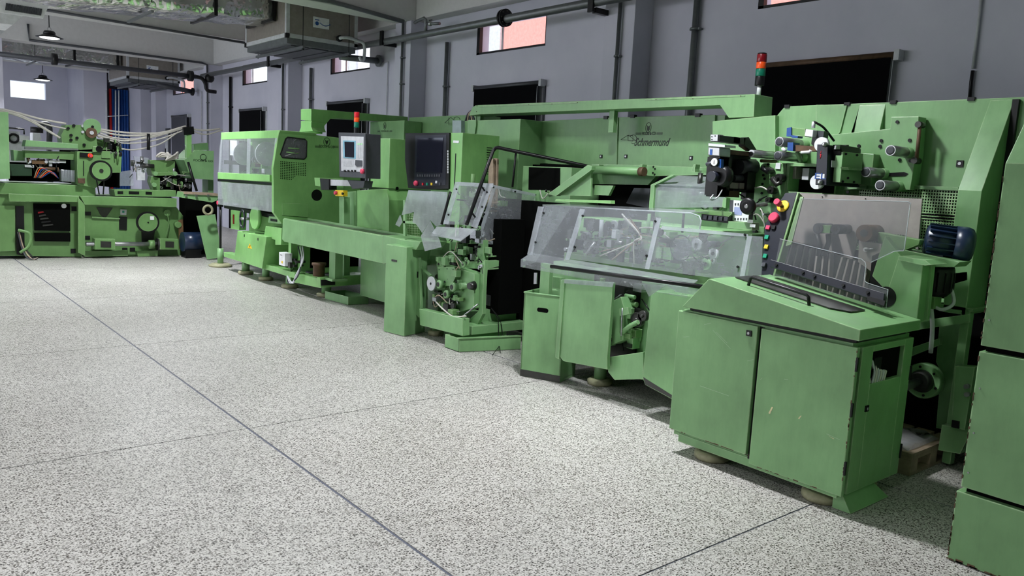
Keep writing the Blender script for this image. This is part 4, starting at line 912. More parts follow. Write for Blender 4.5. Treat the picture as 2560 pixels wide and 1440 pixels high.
M().poly([PY(cs, *p) for p in [(1860, 345), (1872, 343), (1892, 376), (1880, 378), (1862, 366)]], (0, .05, 0)).build('bracket', BLACK, sh)
bxy(cs, 1800, 392, 1822, 490, .1).build('side_frame', BLACK, sh); bxy(cs+.1, 1822, 392, 1884, 480, .01).build('dark_back', MATTEBLACK, sh)
bxy(cs, 1812, 476, 1848, 494, .05).build('lower_bar', IRON, sh); bxy(cs, 1848, 474, 1884, 482, .05).build('lower_bar', BLACK, sh); bxy(cs, 1870, 430, 1884, 500, .04).build('upright', BLACK, sh)
for (x0, y0, x1, y1) in ((1845, 398, 1884, 436), (1832, 437, 1880, 455)):
    a, b_ = PY(cs+.05, x0, (y0+y1)/2), PY(cs+.05, x1, (y0+y1)/2); r = abs(PY(cs+.05, x0, y0).z-PY(cs+.05, x0, y1).z)/2
    M().cyl(a, b_, r, n=24).build('roller', GREYSHEET if False else DKGREY, sh)
bxy(cs+.02, 1826, 456, 1845, 472, .03).build('grey_block', GREYSHEET, sh, .002); bxy(cs+.02, 1850, 457, 1866, 473, .03).build('grey_block', GREYSHEET, sh, .002)
M().poly([PX(hx0-.03, *p) for p in [(1776, 336), (1795, 336), (1794, 353), (1776, 353)]], (.06, 0, 0)).build('valve_head', STEEL, sh, .002)
for p in ((1780, 342), (1780, 349), (1788, 340)): bolt(PX(hx0-.03, *p), (-1, 0, 0), .004, sh)
M().poly([PX(hx0-.04, *p) for p in [(1770, 366), (1800, 368), (1799, 391), (1769, 388)]], (.12, 0, 0)).build('silver_valve', STEEL, sh, .006)
M().poly([PX(hx0-.042, *p) for p in [(1775, 373), (1781, 373), (1780, 387), (1774, 387)]], (.002, 0, 0)).build('blue_label', BLUE, sh)
M().poly([PX(hx0-.045, *p) for p in [(1771, 358), (1812, 362), (1812, 368), (1771, 365)]], (.12, 0, 0)).build('silver_plate', GREY, sh)
q = PX(hx0-.05, 1786, 405); M().cyl(q, q+V((.05, 0, 0)), .028, n=24).build('gauge', BLACK, sh); g_ = M().cyl(q-V((.003, 0, 0)), q, .025, n=24).build('gauge_face', WHITE, sh); M().box(q.x-.005, q.x-.003, q.y-.002, q.y+.002, q.z-.014, q.z+.012).build('needle', BLACK, g_)
q = PX(hx0-.03, 1767, 411); M().cyl(q, q+V((.0, -.05, .01)), .014, n=14).build('knob', DKGREY, sh)
q = PX(hx0-.06, 1778, 441); M().cyl(q, q+V((.08, 0, 0)), .035, n=24).build('blue_black_knob', NAVY, sh); q = PX(hx0-.01, 1797, 440); M().lathe(q, (.06, 0, 0), [(0, .06), (.5, .075), (1, .075)], 28).build('round_housing', BLACK, sh)
M().poly([PX(hx0-.03, *p) for p in [(1794, 398), (1803, 398), (1802, 420), (1795, 418)]], (.03, 0, 0)).build('blue_fitting', BLUE, sh)
M().tube(bez([PY(cs-.03, 1806, 474), PY(cs-.03, 1795, 492), PY(cs-.03, 1782, 500), PY(cs-.03, 1776, 497), PY(cs-.03, 1783, 487)], 5), .005, 6).build('hose', GREY, sh)
M().tube([PY(cs-.02, 1850, 486), PY(cs-.02, 1868, 498)], .006, 6).build('hose', BLACK, sh)
q = PY(cs-.02, 1878, 384); M().cyl(q, q+V((.36, 0, 0)), .026, n=20).build('guide_roller', STEEL, sh); M().cyl(q-V((.003, 0, 0)), q, .014, n=14).build('roller_bore', BLACK, sh)
M().cyl(PY(cs-.01, 1903, 402), PY(cs-.01, 1940, 404), .012, n=12).build('rusty_pin', IRON, sh)
bxy(cs, 1884, 374, 1945, 383, .03).build('support_arm', IRON, sh)
# small control panel and handwheel
hm = thing('control_panel', 'small white keypad panel with a black handwheel in front, above the hooded machine', 'panel', PX(4.5, 1850, 530))
M().poly([PX(4.5, *p) for p in [(1824, 500), (1876, 503), (1870, 560), (1822, 553)]], (.05, 0, 0)).build('housing', DKGREY, hm, .003)
fpn = M().poly([PX(4.498, *p) for p in [(1834, 500), (1875, 504), (1870, 556), (1831, 551)]], (.003, 0, 0)).build('keypad_face', WHITE, hm)
for r_ in range(2):
    for k in range(5):
        a = PX(4.496, 1837+k*7-r_*.5, 508 if r_ == 0 else 545); M().box(a.x, a.x+.002, a.y-.010, a.y, a.z-.014, a.z).build('key', DKGREY, fpn)
M().poly([PX(4.496, *p) for p in [(1836, 517), (1856, 519), (1854, 538), (1834, 536)]], (.002, 0, 0)).build('display', plain('grey_blue_display', (150, 160, 200), .3), fpn)
hw = PX(4.40, 1866, 516); hwn = V((1, .1, .1)).normalized()
M().lathe(hw, hwn*.035, [(0, .030), (.1, .05), (.5, .056), (1, .05)], 28).build('handwheel', BLACK, hm); M().lathe(hw-hwn*.006, hwn*.02, [(0, .012), (1, .018)], 16).build('hub', STEEL, hm)
M().cyl(hw, hw+V((.15, -.05, .02)), .012, n=10).build('shaft', STEEL, hm)
ks = thing('key_strip', 'black strip of five square keys on a green bar behind the clear hood', 'panel', PX(4.45, 1785, 542))
M().poly([PX(4.45, *p) for p in [(1754, 535), (1822, 542), (1820, 558), (1752, 550)]], (.04, 0, 0)).build('strip', BLACK, ks)
for k in range(5): M().poly([PX(4.44, *p) for p in [(1758+k*13, 538+k), (1767+k*13, 539+k), (1766+k*13, 549+k), (1757+k*13, 548+k)]], (.01, 0, 0)).build('key', DKGREY, ks, .001)
M().poly([PX(4.45, *p) for p in [(1820, 553), (1880, 556), (1880, 575), (1818, 570)]], (.08, 0, 0)).build('green_bar', SAGE, ks)
M().poly([PX(4.47, *p) for p in [(1735, 523), (1830, 530), (1830, 534), (1818, 545), (1745, 536)]], (.1, 0, 0)).build('olive_bar', OLIVE, ks)
for p in ((1872, 553), (1878, 564)): 
    q = PX(4.44, *p); M().box(q.x, q.x+.003, q.y-.03, q.y+.01, q.z-.01, q.z+.01).build('white_label', WHITE, ks)

# --- print head (navy) on bracket
ph = thing('print_head', 'navy blue print head unit with white rollers, bracketed on the roller plate', 'printer', PX(4.70, 2055, 410))
px0 = 4.70; ya_ = PX(px0, 2066, 420).y; yb_ = PX(px0, 2042, 420).y
zt_, zb_ = PX(px0, 2050, 358).z, PX(px0, 2050, 462).z
M().poly([PX(px0, *p) for p in [(2043, 360), (2070, 362), (2066, 463), (2038, 462)]], (.42, 0, 0)).build('housing', NAVY, ph, .003)
ysd = PX(px0, 2068, 410).y-.003
bxy(ysd, 2090, 365, 2110, 455, -.03).build('side_cover', NAVY, ph) if False else M().poly([PY(ysd, *p) for p in [(2082, 372), (2100, 362), (2104, 362), (2098, 458), (2090, 457)]], (0, -.05, 0)).build('side_cover', BLACK, ph, .002)
M().poly([PY(ysd-.06, *p) for p in [(2101, 362), (2150, 370), (2148, 383), (2106, 380)]], (0, .05, 0)).build('upper_bracket', BLACK, ph)
gp = M().poly([PY(ysd-.062, *p) for p in [(2108, 379), (2158, 384), (2152, 460), (2100, 456)]], (0, .05, 0)).build('green_bracket', SAGE, ph, .002)
for p in ((2115, 385), (2143, 388), (2107, 454), (2135, 455), (2120, 445)): M().cyl(PY(ysd-.063, *p), PY(ysd-.07, *p), .008, n=8).build('bolt', BLACK, gp)
M().poly([PX(5.1, *p) for p in [(2150, 383), (2185, 385), (2176, 465), (2142, 462)]], (.08, 0, 0)).build('mount_block', SAGE, ph, .002)
M().poly([PY(ysd-.11, *p) for p in [(2120, 418), (2160, 424), (2160, 427), (2122, 424)]], (0, .05, 0)).build('shelf_rib', SAGE, ph)
M().poly([PY(ysd-.051, *p) for p in [(2079, 401), (2090, 402), (2089, 419), (2078, 418)]], (0, -.002, 0)).build('white_label', GREY, ph)
M().poly([PY(ysd-.051, *p) for p in [(2087, 364), (2097, 363), (2096, 373), (2085, 373)]], (0, -.01, 0)).build('silver_clip', STEEL, ph)
rl_ = M()
for a_, c_ in (((2053, 377), (2051, 386)), ((2051, 384), (2053, 392)), ((2052, 389), (2050, 397)), ((2049.5, 387), (2052, 390)), ((2054, 386), (2052, 388)), ((2050, 392), (2052.5, 394))): rl_.tube([PX(px0-.001, *a_), PX(px0-.001, *c_)], .0022, 4)
rl_.build('red_script_mark', RED, ph)
st_ = M().poly([PX(px0-.001, *p) for p in [(2040, 434), (2062, 435), (2061, 448), (2038, 446)]], (-.002, 0, 0)).build('white_sticker', WHITE, ph)
text('blue_lettering', 'EL', .055, PX(px0-.004, 2050, 441), (0, -1, 0), (0, 0, 1), BLUE, ph, 0, .002, .075)
for p, r in (((2052, 361), .045), ((2041, 455), .045)):
    q = PX(px0+.03, *p); M().lathe(q, (.03, 0, 0), [(0, r), (1, r)], 28).build('white_roller_disc', WHITE, ph); q = PX(px0-.03, *p); M().lathe(q-V((0, .015, 0)), (.03, 0, 0), [(0, .006), (.3, .014), (1, .016)], 14).build('roller_knob', STEEL, ph)
# sensor arms
sa = thing('sensor_arm', 'upper sensor arm with blue end block and white camera, on the roller plate', 'sensor', PX(4.75, 2000, 330))
M().poly([PX(4.80, *p) for p in [(1978, 318), (2012, 322), (2012, 342), (1980, 338)]], (.08, 0, 0)).build('arm', OLIVE, sa); M().poly([PX(4.79, *p) for p in [(1967, 320), (1978, 318), (1978, 341), (1966, 341)]], (.08, 0, 0)).build('sensor_block', BLUE, sa)
M().poly([PX(4.79, *p) for p in [(1978, 338), (1995, 340), (1994, 345), (1979, 344)]], (.06, 0, 0)).build('blue_foot', BLUE, sa)
M().poly([PX(4.77, *p) for p in [(2014, 323), (2033, 325), (2031, 343), (2011, 340)]], (.06, 0, 0)).build('white_housing', WHITE, sa, .004)
M().poly([PX(4.82, *p) for p in [(2033, 325), (2060, 328), (2057, 350), (2040, 372), (2028, 360)]], (.06, 0, 0)).build('dark_housing', DKGREY, sa)
q = PX(4.8, 2033, 320); M().cyl(q, q+V((0, 0, .04)), .012, n=12).build('plug', GREY, sa); M().tube(bez([q+V((0, 0, .04)), PX(4.8, 2042, 308), PX(4.85, 2060, 320), PX(4.95, 2085, 352)], 5), .008, 6).build('cable', BLACK, sa)
sb = thing('sensor_arm', 'lower sensor arm with blue end block and white lever beside the print head', 'sensor', PX(4.75, 2000, 370))
M().poly([PX(4.80, *p) for p in [(1983, 362), (2040, 366), (2040, 378), (1984, 378)]], (.08, 0, 0)).build('arm', IRON, sb); M().poly([PX(4.78, *p) for p in [(1969, 356), (1983, 356), (1982, 378), (1968, 376)]], (.08, 0, 0)).build('sensor_block', BLUE, sb)
M().tube([PX(4.77, 1956, 371), PX(4.77, 1964, 378)], .012, 8).build('white_lever', WHITE, sb); M().tube([PX(4.77, 2003, 381), PX(4.77, 2024, 380), PX(4.77, 2027, 376)], .01, 8).build('white_lever', WHITE, sb)
M().tube([PX(4.86, 1992, 380), PX(4.9, 2003, 404)], .014, 8).build('stay', SAGE, sb)
# --- rear hood (clear) and frames behind M4
rh = thing('rear_hood_unit', 'smaller clear hooded unit with light green frame, behind the long hood', 'machine', (5.0, 3.8, 1.0))
RX = 4.95
M().poly([PX(RX, *p) for p in [(1622, 520), (1627, 462), (1678, 437), (1685, 438), (1636, 463), (1632, 522)]], (.05, 0, 0)).build('frame', SAGE, rh)
M().poly([PX(RX, *p) for p in [(1805, 518), (1808, 495), (1816, 495), (1814, 520)]], (.05, 0, 0)).build('frame', SAGE, rh)
M().poly([PX(RX+.02, *p) for p in [(1632, 520), (1637, 462), (1815, 470), (1812, 518)]], (.005, 0, 0)).build('clear_sheet', HAZY, rh)
M().poly([PX(RX+.01, 1637, 462), PX(RX+.01, 1815, 470), PX(RX+.25, 1800, 445), PX(RX+.25, 1690, 440)], (0, 0, .005)).build('clear_top', HAZY, rh)
M().box(RX+.12, RX+.4, 3.2, PX(RX+.12, 1640, 500).y, .9, 1.55).build('body', SAGE, rh)
clutter(rh, (RX+.05, 3.6, 1.45), (RX+.11, 4.0, 1.6), 14, 33, cab=1, s=.7)
M().tube([PX(5.15, 1483, 424), PX(5.15, 1600, 429)], .036, 16).build('green_tube', SAGE, rh); q = PX(5.15, 1600, 429); M().cyl(q, q+V((0, -.05, 0)), .038, n=18).build('rusty_end', IRON, rh)
for x_ in (1492, 1600, 1733):
    M().poly([PX(5.2, x_-6, 428), PX(5.2, x_+1, 411), PX(5.2, x_+6, 411), PX(5.2, x_+4, 422), PX(5.2, x_+4, 430)], (.06, 0, 0)).build('gusset', SAGE, rh)
M().poly([PX(5.3, *p) for p in [(1480, 410), (1540, 411), (1775, 419), (1775, 437), (1630, 440), (1600, 436), (1480, 434)]], (.05, 0, 0)).build('cross_panel', SAGE, rh)
for p in ((1634, 417), (1638, 422), (1633, 432), (1637, 436)): bolt(PX(5.3, *p), (-1, 0, 0), .008, rh)
M().poly([PX(5.4, *p) for p in [(1480, 432), (1640, 440), (1620, 462), (1480, 460)]], (.05, 0, 0)).build('lower_panel', SAGE, rh)
M().poly([PX(5.0, *p) for p in [(1487, 463), (1533, 464), (1521, 489), (1485, 487)]], (.03, 0, 0)).build('flap', SAGE, rh)
M().poly([PX(5.35, *p) for p in [(1585, 470), (1625, 471), (1620, 520), (1565, 508)]], (.03, 0, 0)).build('grey_panel', DKGREY, rh)
M().poly([PX(4.45, *p) for p in [(1390, 498), (1526, 501), (1526, 509), (1388, 503)]], (.05, 0, 0)).build('light_green_bar', LIME, rh)
M().box(5.5, 5.58, 3.3, 6.4, .3, 1.74).build('dark_interior', MATTEBLACK, rh)  # black slab standing in for the dark void behind the hood

# --- back panel wall with the makers' names
bp = thing('back_panel_cabinet', 'long green overhead cabinet with two flap doors and printed maker names', 'cabinet', (5.6, 4.2, 1.7))
BX = 5.6
M().box(BX+.02, 6.25, 4.10, 6.46, 1.76, 2.20).build('body', SAGE, bp, .003)
dA = M().poly([PX(BX, *p) for p in [(1343, 303), (1545, 293), (1541, 417), (1340, 408)]], (.018, 0, 0)).build('flap_door', SAGE, bp, .003)
dB = M().poly([PX(BX, *p) for p in [(1548, 293), (1788, 287), (1782, 430), (1544, 417)]], (.018, 0, 0)).build('flap_door', SAGE, bp, .003)
M().poly([PX(BX-.0, *p) for p in [(1340, 409), (1782, 432), (1782, 438), (1340, 412)]], (.03, 0, 0)).build('gap_strip', BLACK, bp)
for p in ((1503, 391), (1565, 391), (1728, 395)): latch(PX(BX-.001, *p), (-1, 0, 0), dA if p[0] < 1540 else dB, .017)
for x_, y_ in ((1515, 294), (1582, 291), (1745, 288)): q = PX(BX, x_, y_); M().box(BX-.01, BX+.03, q.y-.025, q.y+.025, q.z-.015, q.z+.015).build('hinge', BLACK, bp)
INK = plain('black_print', (24, 40, 24), .5)
cq = PX(BX-.002, 1622, 334)
text('maker_name', 'FOCKE & CO', .04, cq, (0, -1, 0), (0, 0, 1), INK, dB, 0, .001, (PX(BX, 1605, 334)-PX(BX, 1638, 334)).length, .001)
def bars(parent, c_, w_, h_, X_):
    b_ = M()
    for sgn in (-1, 1):
        for k in range(3): b_.box(X_-.001, X_, c_.y+sgn*w_*.5-w_*.0-.05*(1 if sgn > 0 else -1)*0-.035, c_.y+sgn*w_*.5+.035, c_.z-h_*.4+k*h_*.4-.002, c_.z-h_*.4+k*h_*.4+.002)
    b_.build('printed_bars', INK, parent)
bars(dB, cq, .25, .02, BX-.001)
def emblem(parent, c_, r, X_):
    m = M()
    m.tube([V((X_, c_.y+r*.72*math.cos(a), c_.z+r*math.sin(a))) for a in [k*math.pi/14 for k in range(28)]], r*.05, 4, True)
    o = m.build('printed_emblem', INK, parent)
    m = M().poly([V((X_-.001, c_.y+r*a, c_.z+r*b_)) for a, b_ in ((-.45, .55), (-.3, .1), (-.35, -.35), (0, -.8), (.35, -.35), (.3, .1), (.45, .55), (.18, .25), (-.18, .25))], (.001, 0, 0))
    m.build('emblem_mark', INK, o)
emblem(dB, PX(BX-.001, 1621, 319), .045, BX-.001)
text('maker_script', 'Schmermund', .10, PX(BX-.002, 1627, 356), (0, -1, -.0), (0, 0, 1), INK, dB, .45, .001, (PX(BX, 1580, 352)-PX(BX, 1668, 358)).length, .0012)
lg = M()
def line(m, pts, r=.0022, X_=BX-.001): m.tube([PX(X_, *p) for p in pts], r, 4)
line(lg, [(1552, 349), (1570, 338), (1590, 352), (1552, 349)]); line(lg, [(1570, 338), (1570, 352), (1582, 353), (1582, 339), (1570, 338)])
c0_ = (1583, 348); line(lg, [(c0_[0]+9*math.cos(a), c0_[1]+11*math.sin(a)) for a in [k*math.pi/8-2.6 for k in range(13)]])
lg.build('printed_mark', INK, dB)

# --- overhead cable duct with end box, and beacon
od = thing('overhead_duct', 'long overhead green cable duct with deeper box at its right end', 'duct', (5.3, 4, 2.2))
OX = 5.28
body_pts = [(1172, 289), (1181, 268), (1190, 263), (1887, 235), (1884, 292), (1822, 295), (1800, 263), (1560, 272), (1200, 286)]
M().poly([PX(OX, *p) for p in body_pts], (.24, 0, 0)).build('channel', SAGE, od, .003)
M().poly([PX(OX-.004, *p) for p in [(1195, 265), (1443, 255), (1443, 258), (1195, 268)]], (.003, 0, 0)).build('lid_strip', SAGE, od); M().poly([PX(OX-.004, *p) for p in [(1612, 248), (1862, 238), (1862, 241), (1612, 251)]], (.003, 0, 0)).build('lid_strip', SAGE, od)
for p in ((1192, 264), (1191, 279), (1322, 262), (1380, 260), (1443, 257), (1640, 249), (1732, 247), (1852, 240)): bolt(PX(OX-.004, *p), (-1, 0, 0), .004, od, IRON)
for x_ in (1197, 1530): q = PX(OX+.1, x_, 286-(x_-1197)*.035); M().box(q.x, q.x+.05, q.y-.03, q.y+.03, 2.05, q.z+.01).build('support_leg', SAGE, od)
for k in range(5): M().tube(bez([PX(OX+.1, 1182+k*2, 275), PX(OX+.1, 1170+k*3, 285), PX(OX+.12, 1163+k*6, 305)], 5), .012, 6).build('cable', TAN if k % 2 else DKGREY, od)
bc = thing('beacon_light', 'tall red, orange and green signal beacon on the end of the overhead duct', 'beacon', PX(OX+.12, 1895, 235))
q = PX(OX+.1, 1896, 240); top_ = PX(OX+.1, 1894, 134).z; L = top_-q.z
M().cyl(q, q+V((0, 0, L*.26)), .016, n=14).build('stem', WHITE, bc)
for z0, z1, m_, nm, rr in ((.24, .46, BLACK, 'base', .036), (.46, .63, GRNLENS, 'green_lens', .037), (.635, .785, ORANGE, 'orange_lens', .037), (.79, .97, REDLENS, 'red_lens', .037), (.97, 1.0, BLACK, 'cap', .034)):
    M().lathe(q+V((0, 0, L*z0)), (0, 0, L*(z1-z0)), [(0, rr*.97), (.06, rr), (.94, rr), (1, rr*.97)], 24).build(nm, m_, bc)

# --- tall box 2 (X=5.3) and stepped boxes
tb = thing('tall_box_cabinet', 'tall plain green cabinet with dull emblem between the screen console and the long back panel', 'cabinet', (5.3, 6.4, 0))
yb2 = PX(5.3, 1300, 320).y; ya2 = PX(5.3, 1152, 300).y
M().box(5.3, 6.3, yb2, ya2, .05, PX(5.3, 1300, 297).z).build('body', SAGE, tb, .004)
emblem(tb, PX(5.299, 1177, 325), .05, 5.298)
text('maker_name', 'FOCKE & CO', .03, PX(5.298, 1180, 337), (0, -1, 0), (0, 0, 1), INK, tb, 0, .001, .14)
M().poly([PX(5.28, *p) for p in [(1170, 300), (1190, 300), (1190, 312), (1186, 340), (1172, 335)]], (.018, 0, 0)).build('cover_plate', SAGE, tb)
M().poly([PX(5.25, *p) for p in [(1131, 301), (1153, 301), (1153, 332), (1131, 332)]], (.05, 0, 0)).build('pale_panel', plain('pale_blue_grey_panel', (150, 168, 168), .5), tb)
bx = thing('open_box_cabinet', 'small green cabinet with open black front, under the long back panel', 'cabinet', (5.1, 5.6, 1))
y0_, y1_ = PX(5.1, 1402, 440).y, PX(5.1, 1303, 440).y; z0_, z1_ = PX(5.1, 1350, 482).z, PX(5.1, 1350, 416).z
M().box(5.12, 5.6, y0_-.12, y1_, .4, z1_).build('body', SAGE, bx, .003)
M().poly([PX(5.115, *p) for p in [(1322, 418), (1400, 420), (1399, 476), (1321, 474)]], (.004, 0, 0)).build('opening', MATTEBLACK, bx)
clutter(bx, (5.09, y0_+.05, z0_+.0), (5.11, y0_+.3, z0_+.03), 4, 3, cab=1, s=.5)
M().poly([PX(4.9, *p) for p in [(1370, 485), (1468, 413), (1480, 415), (1478, 425), (1390, 490)]], (.05, 0, 0)).build('diagonal_brace', SAGE, bx)
M().poly([PX(4.95, *p) for p in [(1392, 488), (1478, 424), (1476, 490)]], (.02, 0, 0)).build('brace_web', SAGE, bx)

# --- screen console and grey-green cabinets (X=4.6)
sc1 = thing('screen_console', 'black monitor console with red stop button on a light green cabinet', 'console', (4.6, 6.5, .9))
CX = 4.6
yR, yL = PX(CX, 1157, 332).y, PX(CX, 1127, 330).y; zt = PX(CX, 1140, 332).z
M().box(CX, 5.06, yR, yL, .9, zt).build('cabinet', LIME, sc1, .004)
M().box(CX-.003, CX+.0, PX(CX, 1139, 400).y-.006, PX(CX, 1139, 400).y+.006, 1.34, 1.80).build('slot', BLACK, sc1)
M().poly([PX(CX-.001, *p) for p in [(1134, 351), (1148, 352), (1147, 358), (1133, 357)]], (-.002, 0, 0)).build('white_label', WHITE, sc1)
for k in range(12): q = PY(yR-.001, 1217, 368+k*6); M().box(q.x, q.x+.07, q.y-.002, q.y+.001, q.z-.008, q.z).build('louvre', BLACK, sc1)
pn = M().poly([PX(CX-.02, *p) for p in [(1013, 333), (1123, 332), (1121, 472), (1068, 474), (1020, 470), (1012, 400)]], (.35, 0, 0)).build('monitor_housing', BLACK, sc1, .004)
M().poly([PX(CX-.022, *p) for p in [(1038, 339), (1116, 337), (1114, 462), (1035, 468)]], (.003, 0, 0)).build('bezel', NAVY, pn)
M().poly([PX(CX-.026, *p) for p in [(1044, 345), (1108, 344), (1104, 432), (1040, 430)]], (.003, 0, 0)).build('screen', SCREEN, pn)
for k in range(10): M().poly([PX(CX-.026, *p) for p in [(1042+k*6, 436), (1046+k*6, 436), (1046+k*6, 442), (1042+k*6, 442)]], (.002, 0, 0)).build('key', DKGREY, pn)
for k in range(9): M().poly([PX(CX-.026, *p) for p in [(1118, 376+k*6.5), (1121, 376+k*6.5), (1121, 381+k*6.5), (1118, 381+k*6.5)]], (.002, 0, 0)).build('key', GREY, pn)
q = PX(CX-.05, 1036, 458); M().lathe(q, (.03, 0, 0), [(0, .020), (.4, .03), (1, .026)], 20).build('stop_button', PINK, pn)
for x_, m_ in ((1056, RED), (1067, GREENB), (1078, YELLOW), (1090, WHITE), (1099, DKGREY)): 
    q = PX(CX-.03, x_, 460 if x_ != 1090 else 455); M().box(q.x, q.x+.012, q.y-.012, q.y+.012, q.z-.013, q.z+.013).build('push_button', m_, pn)
gc = thing('switch_cabinet', 'light green stepped switch cabinet left of the black monitor console', 'cabinet', (4.6, 7.8, .5))
y0_, y1_ = PX(CX, 975, 348).y, PX(CX, 940, 348).y; zt = PX(CX, 960, 346).z
M().box(CX, 5.2, y0_, y1_+.1, PX(CX, 960, 470).z, zt).build('upper_cabinet', LIME, gc, .004)
M().poly([PX(CX-.02, *p) for p in [(893, 476), (965, 472), (972, 500), (972, 620), (893, 640)]], (.6, 0, 0)).build('lower_cabinet', LIME, gc, .004)
M().box(CX+.01, 5.2, y0_+.01, y1_+.3, .10, .9).build('pedestal', SAGE, gc)
q = PY(y0_-.001, 993, 471); M().cyl(q, q+V((0, .003, 0)), .02, n=14).build('round_plug', BLACK, gc)
# thin wooden battens leaning behind the rail
wb = thing('wooden_battens', 'two dusty wooden battens standing behind the black grab rail', 'battens', PX(4.75, 1228, 440))
for x0, x1 in ((1219, 1230), (1232, 1240)): M().poly([PX(4.75 if x0 < 1225 else 4.78, *p) for p in [(x0+3, 395), (x1+3, 397), (x1, 530), (x0, 530)]], (.02, 0, 0)).build('batten', WOOD, wb)

# ================================================================ M3 open machine
m3 = thing('open_machine', 'green machine with exposed gears and rollers under broken clear hoods, mid row', 'machine', (4.2, 6.0, 0))
M().poly([PX(4.18, *p) for p in [(1048, 772), (1156, 797), (1156, 840), (1050, 813)]], (.08, 0, 0)).build('base_beam', SAGE, m3, .003)
M().box(4.30, 5.1, 5.72, 6.5, .14, .22).build('base', SAGE, m3, .003)
gbk = M().poly([PX(4.36, *p) for p in [(1092, 672), (1140, 668), (1186, 684), (1184, 770), (1150, 780), (1092, 760)]], (.10, 0, 0)).build('gear_box', SAGE, m3, .003)
M().poly([PX(4.30, *p) for p in [(1094, 668), (1135, 667), (1140, 690), (1128, 715), (1095, 715)]], (.06, 0, 0)).build('cover_plate', SAGE, m3, .003)
for p in ((1098, 674), (1118, 672), (1133, 674), (1098, 705)): bolt(PX(4.30, *p), (-1, 0, 0), .005, m3)
M().poly([PX(4.5, *p) for p in [(1068, 640), (1100, 638), (1095, 780), (1070, 770)]], (.2, 0, 0)).build('side_frame', SAGE, m3)
M().poly([PX(4.48, *p) for p in [(1125, 590), (1143, 590), (1146, 655), (1122, 655)]], (.08, 0, 0)).build('upright', SAGE, m3); M().poly([PX(4.5, *p) for p in [(1198, 600), (1208, 600), (1208, 650), (1188, 655)]], (.06, 0, 0)).build('upright', SAGE, m3)
M().poly([PX(4.45, *p) for p in [(1110, 652), (1195, 655), (1195, 672), (1105, 668)]], (.3, 0, 0)).build('bed_plate', SAGE, m3)
M().poly([PX(4.40, *p) for p in [(1150, 680), (1182, 684), (1180, 735), (1160, 735)]], (.05, 0, 0)).build('bearing_arm', SAGE, m3, .003)
# disc, rollers
q = PX(4.22, 1077, 709); M().lathe(q, (.012, 0, 0), [(0, .068), (1, .068)], 36).build('white_disc', GREY, m3); M().cyl(q-V((.004, 0, 0)), q, .012, n=12).build('disc_hub', BLACK, m3)
for p, r in (((1095, 711), .042), ((1129, 718), .045), ((1113, 736), .04)):
    q = PX(4.24, *p); o = M().lathe(q, (.08, 0, 0), [(0, r*.8), (.1, r), (.35, r), (.36, r*.8), (1, r*.8)], 28).build('pulley', SAGE, m3)
    M().lathe(q-V((.004, 0, 0)), (.01, 0, 0), [(0, r*.5), (1, r*.6)], 20).build('pulley_hub', DKSTEEL, o)
    for k in range(6): a = k*math.pi/3; bolt(q+V((-.002, r*.38*math.cos(a), r*.38*math.sin(a))), (-1, 0, 0), .004, o)
q = PX(4.30, 1150, 715); M().cyl(q, q+V((.25, 0, 0)), .03, n=18).build('shaft', SAGE, m3); q = PX(4.3, 1172, 715); M().lathe(q, (.06, 0, 0), [(0, .03), (1, .045)], 20).build('drum', DKSTEEL, m3)
M().tube([PX(4.26, 1052, 668), PX(4.26, 1078, 690)], .016, 8).build('link_arm', SAGE, m3)
clutter(m3, (4.24, 5.95, .30), (4.35, 6.35, .46), 30, 41, cab=6, s=.8)
clutter(m3, (4.30, 5.92, .5), (4.36, 6.32, .85), 34, 46, mats=[SAGE, SAGE, SAGE, DKSTEEL, BLACK], cab=3, s=.75)
M().box(4.62, 4.9, 5.75, 6.35, .3, 1.2).build('void_shade', MATTEBLACK, m3)  # black box put in for the unlit void behind the gears
clutter(m3, (4.38, 5.8, .82), (4.6, 6.35, 1.15), 44, 42, mats=[SAGE, SAGE, DKSTEEL, BLACK, STEEL], cab=5, s=.85)
M().tube(bez([PX(4.2, 1090, 755), PX(4.2, 1110, 775), PX(4.2, 1135, 792), PX(4.2, 1165, 790)], 5), .007, 6).build('hose', CABLE, m3)
M().tube([PX(4.2, 1148, 798), PX(4.3, 1195, 760)], .007, 6).build('rod', STEEL, m3)
# left hinged door leaf next to box
M().poly([PX(4.22, *p) for p in [(1024, 640), (1047, 644), (1052, 790), (1046, 794), (1022, 762)]], (.03, 0, 0)).build('door_leaf', SAGE, m3, .003)
for p in ((1022, 660), (1020, 745)): q = PX(4.2, *p); M().box(q.x, q.x+.015, q.y-.015, q.y+.015, q.z-.05, q.z+.05).build('hinge', STEEL, m3)
q = PX(4.21, 1040, 686); M().box(q.x, q.x+.01, q.y-.025, q.y+.025, q.z-.03, q.z+.03).build('latch', BLACK, m3)
# right frame
RXm = 4.42
M().poly([PX(RXm, *p) for p in [(1202, 653), (1212, 650), (1208, 720), (1206, 785), (1188, 822), (1158, 822), (1160, 810), (1196, 778), (1199, 720)]], (.04, 0, 0)).build('bent_post', SAGE, m3, .002)
yq = PX(RXm, 1205, 655).y
M().poly([PY(yq, *p) for p in [(1206, 653), (1318, 648), (1318, 652), (1216, 672)]], (0, .05, 0)).build('tray_side', SAGE, m3); M().poly([PY(yq, *p) for p in [(1206, 672), (1318, 664), (1318, 668), (1210, 675)]], (0, .02, 0)).build('tray_rail', SAGE, m3)
M().poly([PY(yq+.1, *p) for p in [(1206, 775), (1300, 768), (1300, 800), (1206, 806)]], (0, .05, 0)).build('lower_rail', SAGE, m3)
M().poly([PY(yq+.1, *p) for p in [(1206, 806), (1300, 798), (1300, 825), (1180, 835)]], (0, .05, 0)).build('lower_rail', SAGE, m3)
